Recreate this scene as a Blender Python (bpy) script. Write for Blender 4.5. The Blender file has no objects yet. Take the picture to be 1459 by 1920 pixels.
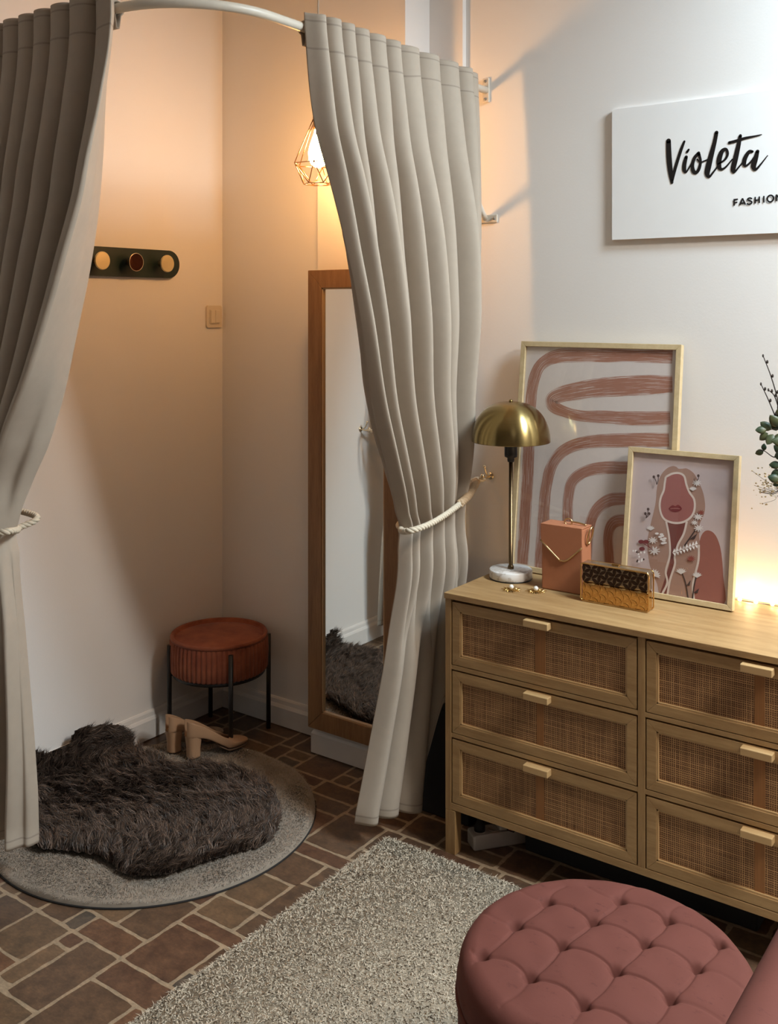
import bpy, math, random
import numpy as np
from mathutils import Vector, geometry

random.seed(7)
RNG = np.random.default_rng(7)
PI = math.pi
SC = bpy.context.scene
COL = SC.collection

# ------------------------------------------------------------------ camera
FPX, CX, HY, EYE = 1890.0, 729.5, 578.0, 1.60      # focal length / centre / horizon in a 1459x1920 frame
YAW = math.atan2(0.5866, 0.8100)
RX, RY = math.cos(YAW), math.sin(YAW)
cam_data = bpy.data.cameras.new('camera')
cam = bpy.data.objects.new('camera', cam_data)
COL.objects.link(cam)
cam.location = (0, 0, EYE)
cam.rotation_euler = (PI/2, 0, YAW)
cam_data.sensor_fit = 'VERTICAL'
cam_data.sensor_height = 36.0
cam_data.lens = FPX/1920*36.0
cam_data.shift_y = -(960-HY)/1920
cam_data.clip_start = 0.02
cam_data.clip_end = 60
SC.camera = cam

# ------------------------------------------------------------------ world, lights, exposure
SC.view_settings.view_transform = 'Standard'
SC.view_settings.look = 'None'
SC.view_settings.gamma = 1.0
SC.view_settings.use_curve_mapping = False
SC.view_settings.exposure = 0.0
world = bpy.data.worlds.new('world')
SC.world = world
world.use_nodes = True
world.node_tree.nodes['Background'].inputs[0].default_value = (0.80, 0.88, 1.0, 1)
world.node_tree.nodes['Background'].inputs[1].default_value = 0.02

def area_light(name, loc, target, size, size_y, power, colour):
    d = bpy.data.lights.new(name, 'AREA')
    d.shape = 'RECTANGLE'; d.size = size; d.size_y = size_y
    d.energy = power; d.color = colour
    o = bpy.data.objects.new(name, d); COL.objects.link(o)
    o.location = loc
    o.rotation_euler = (Vector(target)-Vector(loc)).to_track_quat('-Z', 'Y').to_euler()
    return o

CEIL_Z = 3.05
# ceiling lamps of the shop: a warm white one to the right, a cool one along the dresser wall; a weak rear one is added as fill
area_light('ceiling_panel_light', (1.10, 2.05, 2.98), (1.10, 2.05, 0), 1.1, 0.3, 108.0, (1.0, 0.94, 0.86))
area_light('wall_side_panel_light', (0.30, 2.52, 2.98), (0.30, 2.52, 0), 1.1, 0.3, 74.0, (0.66, 0.86, 1.0))
area_light('rear_fill_light', (1.3, -0.9, 2.98), (1.3, -0.9, 0), 1.2, 0.3, 3.0, (0.95, 0.95, 1.0))
BULB_POWER = 18.0
LED_POWER = 0.22

# ------------------------------------------------------------------ pixel -> world helpers
def ray(px, py):
    a = (px-CX)/FPX; c = (HY-py)/FPX
    return Vector((RX*a-RY, RY*a+RX, c))
def W(px, py, X=None, Y=None, Z=None):
    d = ray(px, py)
    t = X/d.x if X is not None else Y/d.y if Y is not None else (Z-EYE)/d.z
    return Vector((0, 0, EYE))+d*t
def Wp(px, py, p0, n):
    d = ray(px, py); e = Vector((0, 0, EYE))
    return e+d*((Vector(p0)-e).dot(n)/d.dot(n))
def pix(p):
    xc = RX*p[0]+RY*p[1]; z = -RY*p[0]+RX*p[1]
    return CX+FPX*xc/z, HY-FPX*(p[2]-EYE)/z

# ------------------------------------------------------------------ mesh builder
class MB:
    def __init__(s):
        s.v = []; s.f = []; s.m = []; s.uv = {}; s.smooth = []
    def add(s, verts, faces, mi=0, smooth=False, uvs=None):
        b = len(s.v)
        s.v += [tuple(p) for p in verts]
        for k, f in enumerate(faces):
            if uvs is not None:
                s.uv[len(s.f)] = [uvs[i] for i in f]
            s.f.append(tuple(i+b for i in f)); s.m.append(mi); s.smooth.append(smooth)
        return s
    def box(s, x0, x1, y0, y1, z0, z1, mi=0):
        v = [(x, y, z) for z in (z0, z1) for y in (y0, y1) for x in (x0, x1)]
        return s.add(v, [(0, 2, 3, 1), (4, 5, 7, 6), (0, 1, 5, 4), (2, 6, 7, 3), (0, 4, 6, 2), (1, 3, 7, 5)], mi)
    def lathe(s, prof, n=48, c=(0, 0, 0), mi=0, axis='z', a0=0.0, smooth=True):
        """prof: (r, h) pairs from bottom to top"""
        v = []; f = []
        for r, h in prof:
            for k in range(n):
                a = a0+2*PI*k/n
                p = (r*math.cos(a), r*math.sin(a), h)
                if axis == 'x': p = (p[2], p[0], p[1])
                if axis == 'y': p = (p[0], -p[2], p[1])
                v.append((p[0]+c[0], p[1]+c[1], p[2]+c[2]))
        for i in range(len(prof)-1):
            for k in range(n):
                k2 = (k+1) % n
                f.append((i*n+k, i*n+k2, (i+1)*n+k2, (i+1)*n+k))
        f.append(tuple(range(n-1, -1, -1)))
        f.append(tuple((len(prof)-1)*n+k for k in range(n)))
        return s.add(v, f, mi, smooth)
    def tube(s, path, r, n=10, mi=0, closed=False, cap=True):
        P = [Vector(p) for p in path]; m = len(P)
        rr = r if hasattr(r, '__len__') else [r]*m
        v = []; f = []; up = None
        for i in range(m):
            if closed: t = P[(i+1) % m]-P[i-1]
            else: t = P[min(i+1, m-1)]-P[max(i-1, 0)]
            t.normalize()
            if up is None:
                up = Vector((0, 0, 1)) if abs(t.z) < .9 else Vector((1, 0, 0))
            up = (up-t*up.dot(t)); up.normalize()
            q = t.cross(up)
            for k in range(n):
                a = 2*PI*k/n
                v.append(P[i]+(up*math.cos(a)+q*math.sin(a))*rr[i])
        for i in range(m if closed else m-1):
            j = (i+1) % m
            for k in range(n):
                k2 = (k+1) % n
                f.append((i*n+k, i*n+k2, j*n+k2, j*n+k))
        if cap and not closed:
            f.append(tuple(range(n-1, -1, -1))); f.append(tuple((m-1)*n+k for k in range(n)))
        return s.add(v, f, mi, True)
    def sphere(s, c, r, n=16, mi=0, sc=(1, 1, 1)):
        prof = [(r*math.sin(PI*i/n)+1e-5, -r*math.cos(PI*i/n)) for i in range(n+1)]
        b = len(s.v); s.lathe(prof, 2*n, (0, 0, 0), mi)
        for i in range(b, len(s.v)):
            p = s.v[i]; s.v[i] = (p[0]*sc[0]+c[0], p[1]*sc[1]+c[1], p[2]*sc[2]+c[2])
        return s
    def grid(s, pts, mi=0, closed_u=False, uv=True, smooth=True):
        """pts[row][col] -> quads"""
        R = len(pts); C = len(pts[0]); f = []; uvs = []
        for i in range(R):
            for j in range(C): uvs.append((j/(C-1), i/(R-1)))
        for i in range(R-1):
            for j in range(C if closed_u else C-1):
                j2 = (j+1) % C
                f.append((i*C+j, i*C+j2, (i+1)*C+j2, (i+1)*C+j))
        return s.add([p for r in pts for p in r], f, mi, smooth, uvs if uv else None)
    def poly(s, pts, mi=0):
        P = [Vector(p) for p in pts]
        tris = geometry.tessellate_polygon([P])
        return s.add(P, [tuple(t) for t in tris], mi)
    def prism(s, pts, ext, mi=0):
        """closed outline pts, extruded by vector ext"""
        n = len(pts); P = [Vector(p) for p in pts]; E = Vector(ext)
        tris = geometry.tessellate_polygon([P])
        fs = [tuple(t) for t in tris]+[tuple(n+i for i in reversed(t)) for t in tris]
        fs += [(i, (i+1) % n, n+(i+1) % n, n+i) for i in range(n)]
        return s.add(P+[p+E for p in P], fs, mi)
    def build(s, name, mats, parent=None, origin=None, bevel=0, seg=2, fix=True):
        off = Vector(origin) if origin is not None else (parent_origin(parent) if parent else Vector((0, 0, 0)))
        me = bpy.data.meshes.new(name)
        me.from_pydata([(p[0]-off.x, p[1]-off.y, p[2]-off.z) for p in s.v], [], s.f)
        for m in (mats if isinstance(mats, (list, tuple)) else [mats]): me.materials.append(m)
        me.polygons.foreach_set('material_index', s.m)
        me.polygons.foreach_set('use_smooth', s.smooth)
        if s.uv:
            ul = me.uv_layers.new(name='UVMap')
            for p in me.polygons:
                u = s.uv.get(p.index)
                if u:
                    for k, li in enumerate(p.loop_indices): ul.data[li].uv = u[k]
        me.update()
        if fix:
            import bmesh
            bm = bmesh.new(); bm.from_mesh(me)
            bmesh.ops.recalc_face_normals(bm, faces=bm.faces)
            bm.to_mesh(me); bm.free()
        o = bpy.data.objects.new(name, me); COL.objects.link(o)
        if parent is not None: o.parent = parent
        elif origin is not None: o.location = origin
        if bevel:
            b = o.modifiers.new('bevel', 'BEVEL'); b.width = bevel; b.segments = seg; b.limit_method = 'ANGLE'; b.angle_limit = 0.7
        return o

def parent_origin(o):
    v = Vector((0, 0, 0))
    while o is not None:
        v += Vector(o.location); o = o.parent
    return v

def tag(o, label, cat, group=None, kind=None):
    o['label'] = label; o['category'] = cat
    if group: o['group'] = group
    if kind: o['kind'] = kind
    return o
def thing(name, loc, label, cat, group=None):
    o = bpy.data.objects.new(name, None); COL.objects.link(o)
    o.location = loc; o.empty_display_size = .05
    return tag(o, label, cat, group)
def struct(o):
    o['kind'] = 'structure'; return o

def smooth_path(pts, n=8, closed=False):
    """Catmull-Rom through n-D points"""
    P = [np.array(p, float) for p in pts]; out = []
    m = len(P); rng = range(m) if closed else range(m-1)
    for i in rng:
        p1 = P[i]; p2 = P[(i+1) % m]
        p0 = P[i-1] if (closed or i > 0) else 2*p1-p2
        p3 = P[(i+2) % m] if (closed or i+2 < m) else 2*p2-p1
        for k in range(n):
            t = k/n
            out.append(.5*((2*p1)+(-p0+p2)*t+(2*p0-5*p1+4*p2-p3)*t*t+(-p0+3*p1-3*p2+p3)*t**3))
    if not closed: out.append(P[-1])
    return out

# ------------------------------------------------------------------ materials
class NT:
    def __init__(s, name):
        s.mat = bpy.data.materials.new(name); s.mat.use_nodes = True
        s.t = s.mat.node_tree; s.b = s.t.nodes['Principled BSDF']
    def n(s, typ, ins=None, **kw):
        nd = s.t.nodes.new(typ)
        for k, v in kw.items(): setattr(nd, k, v)
        for k, v in (ins or {}).items():
            if isinstance(v, bpy.types.NodeSocket): s.t.links.new(v, nd.inputs[k])
            else: nd.inputs[k].default_value = v
        return nd
    def link(s, a, b): s.t.links.new(a, b)
    def math(s, op, a, b=None):
        ins = {0: a}
        if b is not None: ins[1] = b
        return s.n('ShaderNodeMath', ins, operation=op).outputs[0]
    def mix(s, f, a, b, bt='MIX'):
        nd = s.n('ShaderNodeMix', data_type='RGBA', blend_type=bt)
        for sock, v in ((nd.inputs[0], f), (nd.inputs[6], a), (nd.inputs[7], b)):
            if isinstance(v, bpy.types.NodeSocket): s.link(v, sock)
            else: sock.default_value = v if not isinstance(v, tuple) or len(v) == 4 else v+(1,)
        return nd.outputs[2]
    def coord(s, scale=(1, 1, 1), out='Object'):
        tc = s.n('ShaderNodeTexCoord')
        mp = s.n('ShaderNodeMapping'); s.link(tc.outputs[out], mp.inputs[0]); mp.inputs['Scale'].default_value = scale
        return mp.outputs[0]
    def noise(s, vec, scale=5, detail=4, rough=.55):
        return s.n('ShaderNodeTexNoise', {'Vector': vec, 'Scale': scale, 'Detail': detail, 'Roughness': rough}).outputs[0]
    def ramp(s, fac, stops):
        nd = s.n('ShaderNodeValToRGB', {0: fac}); e = nd.color_ramp.elements
        while len(e) < len(stops): e.new(.5)
        for k, (p, c) in enumerate(stops):
            e[k].position = p; e[k].color = c if len(c) == 4 else tuple(c)+(1,)
        return nd.outputs[0]
    def bump(s, h, strength=.3, dist=.002):
        nd = s.n('ShaderNodeBump', {'Height': h, 'Strength': strength, 'Distance': dist})
        s.link(nd.outputs[0], s.b.inputs['Normal'])
    def set(s, **kw):
        for k, v in kw.items():
            sock = s.b.inputs[k.replace('_', ' ')]
            if isinstance(v, bpy.types.NodeSocket): s.link(v, sock)
            else: sock.default_value = v if not (isinstance(v, tuple) and len(v) == 3) else v+(1,)
        return s

def plain(name, col, rough=.6, metal=0.0, var=.08, scale=20, bump=0, bscale=200, sheen=0, spec=.5, stretch=(1, 1, 1), coat=0):
    t = NT(name)
    nz = t.noise(t.coord(stretch), scale)
    c = t.mix(nz, tuple(max(0, x*(1-var)) for x in col), tuple(min(1, x*(1+var)) for x in col))
    t.set(Base_Color=c, Roughness=rough, Metallic=metal)
    t.b.inputs['Specular IOR Level'].default_value = spec
    if sheen:
        t.b.inputs['Sheen Weight'].default_value = sheen; t.b.inputs['Sheen Roughness'].default_value = .4
    if coat: t.b.inputs['Coat Weight'].default_value = coat
    if bump: t.bump(t.noise(t.coord(), bscale, 3), bump, .002)
    return t.mat

def emissive(name, col, strength):
    t = NT(name)
    t.set(Base_Color=col, Emission_Color=col, Emission_Strength=strength)
    return t.mat

def wood(name, light, dark, stretch=(1.2, 14, 14), rough=.5, scale=5):
    t = NT(name)
    v = t.coord(stretch)
    n1 = t.noise(v, scale, 6, .6)
    n2 = t.noise(t.coord(tuple(3*x for x in stretch)), scale*2.5, 3)
    f = t.ramp(t.math('ADD', t.math('MULTIPLY', n1, .75), t.math('MULTIPLY', n2, .25)), [(.32, (0, 0, 0)), (.68, (1, 1, 1))])
    t.set(Base_Color=t.mix(f, dark, light), Roughness=rough)
    t.bump(n2, .12, .001)
    return t.mat

def cloth(name, col, transl=.15, weave=900, rough=.85, var=.06, sheen=.25, seams=None):
    t = NT(name)
    tc = t.coord()
    nz = t.noise(tc, 30, 3)
    c = t.mix(nz, tuple(x*(1-var) for x in col), tuple(x*(1+var) for x in col))
    if seams:
        uv = t.n('ShaderNodeTexCoord').outputs['UV']
        sp = t.n('ShaderNodeSeparateXYZ', {0: uv}).outputs[1]
        for pos, w in seams:
            d = t.math('ABSOLUTE', t.math('SUBTRACT', sp, pos))
            c = t.mix(t.math('MULTIPLY', t.math('LESS_THAN', d, w), .45), c, tuple(x*.45 for x in col))
    t.set(Base_Color=c, Roughness=rough)
    t.b.inputs['Sheen Weight'].default_value = sheen
    t.b.inputs['Specular IOR Level'].default_value = .2
    t.bump(t.noise(tc, weave, 2), .12, .0008)
    if transl:
        tr = t.n('ShaderNodeBsdfTranslucent', {'Color': t.mix(1.0, c, (1.0, .74, .50), 'MULTIPLY')})
        mx = t.n('ShaderNodeMixShader', {0: transl})
        t.link(t.b.outputs[0], mx.inputs[1]); t.link(tr.outputs[0], mx.inputs[2])
        t.link(mx.outputs[0], t.t.nodes['Material Output'].inputs[0])
    return t.mat

def strand_mat(name, attr='tone', rough=.7, spec=.25, sheen=.0, dark=(0, 0, 0), light=(1, 1, 1)):
    t = NT(name)
    a = t.n('ShaderNodeAttribute', attribute_name=attr)
    t.set(Base_Color=a.outputs['Color'], Roughness=rough)
    t.b.inputs['Specular IOR Level'].default_value = spec
    t.b.inputs['Sheen Weight'].default_value = sheen
    return t.mat
# ------------------------------------------------------------------ the room
m_wall = NT('plaster_wall')
_n = m_wall.noise(m_wall.coord(), 2.2, 3)
m_wall.set(Base_Color=m_wall.mix(_n, (.80, .775, .745), (.84, .815, .785)), Roughness=.75)
m_wall.bump(m_wall.noise(m_wall.coord(), 160, 4), .10, .002)
m_wall = m_wall.mat
m_dim = plain('fill_cutting_taupe', (.20, .17, .145), .8, var=.04)  # unseen walls coloured dark to cut the bounced fill light
m_trim = plain('white_trim_paint', (.78, .76, .73), .4, var=.04)
m_ceil = plain('ceiling_paint', (.66, .64, .61), .8, var=.03)

XA, YC, YP, YD, YB = -2.925, 2.895, 2.79, 2.938, 2.96
XP0, XP1, XD = -2.338, -1.953, -1.817
XR, YF = 2.7, -2.5

def extr(poly, z0, z1):
    return MB().prism([(x, y, z0) for x, y in poly], (0, 0, z1-z0))
struct(extr([(XA, YF-.15), (XA, 3.11), (XA-.15, 3.11), (XA-.15, YF-.15)], 0, CEIL_Z).build('wall_left', m_wall))
struct(extr([(XA, YC), (XP0, YC), (XP0, 3.11), (XA, 3.11)], 0, CEIL_Z).build('wall_alcove', m_wall))
struct(extr([(XP0, YP), (XP1, YP), (XP1, 3.11), (XP0, 3.11)], 0, CEIL_Z).build('pillar', m_wall))
struct(extr([(XP1, YD), (XD, YD), (XD, YB), (XR, YB), (XR, 3.11), (XP1, 3.11)], 0, CEIL_Z).build('wall_back', m_wall))
struct(extr([(XR, YF-.15), (XR+.15, YF-.15), (XR+.15, 3.11), (XR, 3.11)], 0, CEIL_Z).build('wall_right', m_dim))
struct(extr([(XA, YF), (XR, YF), (XR, YF-.15), (XA, YF-.15)], 0, CEIL_Z).build('wall_front', m_dim))
struct(MB().box(XA-.15, XR+.15, YF-.15, 3.11, CEIL_Z, CEIL_Z+.1).build('ceiling', m_ceil))

# skirting boards with a moulded top
def skirt(name, path):
    prof = [(0, .004), (.017, .004), (.017, .072), (.013, .080), (.010, .084), (.008, .098), (.004, .104), (0, .105)]
    mb = MB(); P = [Vector((x, y, 0)) for x, y in path]
    rows = []
    for i, p in enumerate(P):
        d0 = (P[i]-P[i-1]).normalized() if i else (P[1]-P[0]).normalized()
        d1 = (P[i+1]-P[i]).normalized() if i < len(P)-1 else d0
        n0 = Vector((d0.y, -d0.x, 0)); n1 = Vector((d1.y, -d1.x, 0))
        b = (n0+n1); b /= max(.2, 1+n0.dot(n1))
        rows.append([(p+b*o+Vector((0, 0, h))) for o, h in prof])
    mb.grid(rows, uv=False, smooth=False)
    mb.add(rows[0], [tuple(range(len(prof)))]); mb.add(rows[-1], [tuple(range(len(prof)))])
    return struct(mb.build(name, m_trim))
skirt('baseboard_left', [(XA, YF), (XA, YC)])
skirt('baseboard_alcove', [(XA+.0175, YC), (XP0, YC)])
skirt('baseboard_pillar', [(XP0, YC-.02), (XP0, YP), (XP1, YP), (XP1, YD-.001)])
skirt('baseboard_back', [(XP1+.018, YD), (XD, YD)])
skirt('baseboard_right', [(XD, YB), (XR, YB)])

# floor: printed vinyl of modular bricks with pale joints
def floor():
    T = .3400; ox, oy = -1.988, 1.621
    V1 = [(0, .5, .5, 1), (.5, .67, .82, 1), (.5, .67, .35, .82), (.67, 1, .35, 1), (0, .5, .25, .5), (0, .5, 0, .25), (.5, .72, 0, .35), (.72, 1, .17, .35), (.72, 1, 0, .17)]
    V2 = [(0, .5, 0, .6), (.5, .7, 0, .2), (.5, .7, .2, .6), (.7, 1, 0, .34), (.7, 1, .34, .6), (0, .6, .6, .8), (.6, 1, .6, 1), (0, .3, .8, 1), (.3, .6, .8, 1)]
    V3 = [(0, .45, 0, .45), (.45, .68, 0, .5), (.68, 1, 0, .5), (0, .45, .45, .82), (.45, 1, .5, .74), (.45, 1, .74, 1), (0, .45, .82, 1)]
    SEEN = {(-1, -1): [(0, .44, .55, 1), (.44, .62, .84, 1), (.44, .62, .36, .84), (.62, 1, .30, 1), (.25, 1, 0, .30), (0, .25, 0, .30), (0, .44, .30, .55)],
            (-1, 0): [(0, .3, 0, .55), (.3, .46, 0, .24), (.46, 1, 0, .24), (.3, .64, .24, .7), (.64, 1, .24, .78), (0, .3, .55, 1), (.3, .64, .7, 1), (.64, 1, .78, 1)],
            (0, 0): [(0, .5, 0, .54), (.5, .72, 0, .2), (.5, .72, .2, .54), (0, .68, .54, .70), (0, .42, .70, 1), (.42, .75, .70, 1), (.72, 1, 0, .54), (.68, 1, .54, .7), (.75, 1, .7, 1)],
            (0, 1): [(0, .4, 0, .42), (.4, .62, 0, .5), (0, .44, .42, .82), (.44, .8, .5, .82), (0, .7, .82, 1), (.62, 1, 0, .5), (.8, 1, .5, .82), (.7, 1, .82, 1)],
            (0, -1): [(0, .66, .74, 1), (.66, 1, .6, 1), (0, .48, .15, .74), (.48, .72, .15, .74), (0, .72, 0, .15), (.72, 1, 0, .6)],
            (0, 2): V2, (-1, 1): V1, (-1, 2): V3, (-2, 0): V3, (-2, -1): V2, (-1, -2): V2, (-2, -2): V1}
    pal = [(.100, .056, .034), (.115, .064, .038), (.155, .068, .036), (.145, .092, .052), (.104, .061, .038), (.098, .060, .039), (.18, .112, .062), (.105, .046, .028)]
    rnd = random.Random(3); mb = MB(); tone = []
    x0, x1, y0, y1 = XA-.02, XR+.02, YF-.02, 3.0
    mb.add([(x0, y0, 0), (x1, y0, 0), (x1, y1, 0), (x0, y1, 0)], [(0, 1, 2, 3)], 0)
    tone += [(.54, .42, .28)]*4
    for i in range(-4, 15):
        for j in range(-13, 5):
            V = (V1, V2, V3)[(i*2+j*5+((i*i+j) % 2)) % 3]
            V = SEEN.get((i, j), V)
            for (a, b, c, d) in V:
                g0 = .0052
                xa, xb = ox+(i+a)*T+g0, ox+(i+b)*T-g0
                ya, yb = oy+(j+c)*T+g0, oy+(j+d)*T-g0
                if xb < XA or ya > YC+.1 or xa > XR or yb < YF: continue
                small = (b-a)*(d-c) < .05
                col = (.062, .066, .060) if small and rnd.random() < .6 else rnd.choice(pal)
                k = rnd.uniform(.8, 1.15); col = tuple(x*k for x in col)
                pts = []
                nx = max(3, int((xb-xa)/.02)); ny = max(3, int((yb-ya)/.02))
                per = [(xa+(xb-xa)*t/nx, ya) for t in range(nx)]+[(xb, ya+(yb-ya)*t/ny) for t in range(ny)] + \
                      [(xb-(xb-xa)*t/nx, yb) for t in range(nx)]+[(xa, yb-(yb-ya)*t/ny) for t in range(ny)]
                cxm, cym = (xa+xb)/2, (ya+yb)/2
                for q, (x, y) in enumerate(per):
                    jit = rnd.uniform(-.0022, .0022)
                    if q in (0, nx, nx+ny, 2*nx+ny): jit = -.0025
                    vx, vy = x-cxm, y-cym; L = math.hypot(vx, vy)
                    pts.append((x+vx/L*jit, y+vy/L*jit, .0006))
                mb.add(pts, [tuple(range(len(pts)))], 0)
                tone += [col]*len(pts)
    t = NT('brick_print_vinyl')
    a = t.n('ShaderNodeAttribute', attribute_name='tone').outputs['Color']
    n1 = t.noise(t.coord(), 24, 8, .7)
    n2 = t.noise(t.coord((1, 2.2, 1)), 70, 6, .75)
    c = t.mix(t.ramp(n1, [(.35, (0, 0, 0)), (.68, (1, 1, 1))]), t.mix(.40, a, (.04, .028, .02)), t.mix(.26, a, (.42, .24, .13)))
    c = t.mix(t.ramp(n2, [(.42, (0, 0, 0)), (.70, (1, 1, 1))]), t.mix(.35, c, (.02, .015, .012)), c)
    t.set(Base_Color=c, Roughness=.42)
    t.bump(n2, .12, .001)
    o = mb.build('floor', t.mat, fix=False)
    at = o.data.color_attributes.new('tone', 'FLOAT_COLOR', 'POINT')
    at.data.foreach_set('color', np.array([(r, g, b, 1) for r, g, b in tone], np.float32).ravel())
    struct(o)
    sub = struct(MB().box(XA-.15, XR+.15, YF-.15, 3.11, -.1, -.001).build('floor_slab', m_trim))
floor()

# ceiling lamps (out of the frame) carrying the area lights; the rear one is added fill
m_panel = emissive('lamp_diffuser', (1.0, .97, .92), 1.2)
for (x, y, lab) in ((1.10, 2.05, 'white ceiling panel lamp to the right of the ottoman'), (.30, 2.52, 'white ceiling panel lamp along the dresser wall'), (1.3, -.9, 'added white ceiling fill panel behind the viewer')):
    r = thing('ceiling_lamp', (x, y, CEIL_Z), lab, 'ceiling lamp')
    MB().box(x-.63, x+.63, y-.18, y+.18, CEIL_Z-.03, CEIL_Z-.001).build('housing', m_trim, r)
    MB().box(x-.60, x+.60, y-.15, y+.15, CEIL_Z-.038, CEIL_Z-.031).build('diffuser', m_panel, r)
# ------------------------------------------------------------------ curtain rail
m_rod = plain('ivory_enamel', (.66, .61, .52), .35, var=.05)
m_brass = plain('brushed_brass', (.62, .44, .20), .30, 1.0, var=.1, scale=60)
m_screw = plain('steel_screw', (.35, .33, .30), .35, 1.0)
ROD_Z, ROD_X, ROD_Y = 2.337, -1.735, 1.615
def rail():
    r = thing('curtain_rail', (ROD_X, YB, ROD_Z), 'curved ivory metal curtain rail running round the fitting corner', 'curtain rail')
    R = .27
    path = [(ROD_X, YB-.004, ROD_Z)]+[(ROD_X, y, ROD_Z) for y in np.linspace(YB-.1, ROD_Y+R, 12)]
    path += [(ROD_X-R+R*math.cos(a), ROD_Y+R-R*math.sin(a), ROD_Z) for a in np.linspace(.08, PI/2, 16)]
    path += [(x, ROD_Y, ROD_Z) for x in np.linspace(ROD_X-R-.1, XA+.004, 8)]
    MB().tube(path, .0125, 16).build('rod', m_rod, r)
    # wall plates
    for nm, bx in (('wall_bracket', (ROD_X-.013, ROD_X+.013, YB-.008, YB, ROD_Z-.042, ROD_Z+.042)),
                   ('wall_bracket', (XA, XA+.008, ROD_Y-.013, ROD_Y+.013, ROD_Z-.042, ROD_Z+.042))):
        b = MB().box(*bx).build(nm, m_rod, r, bevel=.003)
        for dz in (-.03, .03):
            if nm and bx[1] < -2: MB().lathe([(.005, .0), (.0045, .0022)], 10, (XA+.008, ROD_Y, ROD_Z+dz), axis='x').build('screw', m_screw, b, origin=parent_origin(b))
            else: MB().lathe([(.005, .0), (.0045, .0022)], 10, (ROD_X, YB-.008-.0022, ROD_Z+dz), axis='y').build('screw', m_screw, b, origin=parent_origin(b))
    # diagonal brace with its flat foot
    b = MB().tube([(ROD_X, YB-.008, 1.902), (ROD_X, YB-.03, 1.925), (ROD_X, YB-.40, ROD_Z-.006)], .0095, 12).build('brace', m_rod, r)
    MB().box(ROD_X-.044, ROD_X+.044, YB-.006, YB, 1.888, 1.916).build('brace_foot', m_rod, b, origin=parent_origin(b), bevel=.003)
    for dx in (-.032, .032):
        MB().lathe([(.005, 0), (.0045, .0022)], 10, (ROD_X+dx, YB-.0082, 1.902), axis='y').build('screw', m_screw, b, origin=parent_origin(b))
rail()

# ------------------------------------------------------------------ curtains
m_curt = cloth('greige_curtain_cloth', (.455, .388, .315), .07, sheen=.03, seams=[(.0085, .0010), (.040, .0011), (.989, .0010)])
m_tab = cloth('curtain_tab_cloth', (.45, .38, .30), .1)
def smoothstep(a, b, x):
    t = np.clip((x-a)/(b-a), 0, 1); return t*t*(3-2*t)
def spl(zs, vs):
    """smooth interpolation on increasing zs"""
    zs = np.array(zs); vs = np.array(vs)
    o = np.argsort(zs); zs = zs[o]; vs = vs[o]
    m = np.zeros_like(vs); d = np.diff(vs)/np.diff(zs)
    m[1:-1] = np.where(d[:-1]*d[1:] > 0, 2*d[:-1]*d[1:]/(d[:-1]+d[1:]+1e-12), 0); m[0] = d[0]; m[-1] = d[-1]
    def f(z):
        z = np.clip(z, zs[0], zs[-1]); i = np.clip(np.searchsorted(zs, z)-1, 0, len(zs)-2)
        h = zs[i+1]-zs[i]; t = (z-zs[i])/h
        return vs[i]*(2*t**3-3*t*t+1)+m[i]*h*(t**3-2*t*t+t)+vs[i+1]*(-2*t**3+3*t*t)+m[i+1]*h*(t**3-t*t)
    return f
def pleat(ph, sharp):
    """rounded pipes with tight valleys, 0..1"""
    return np.abs(np.sin(PI*ph))**sharp

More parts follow.
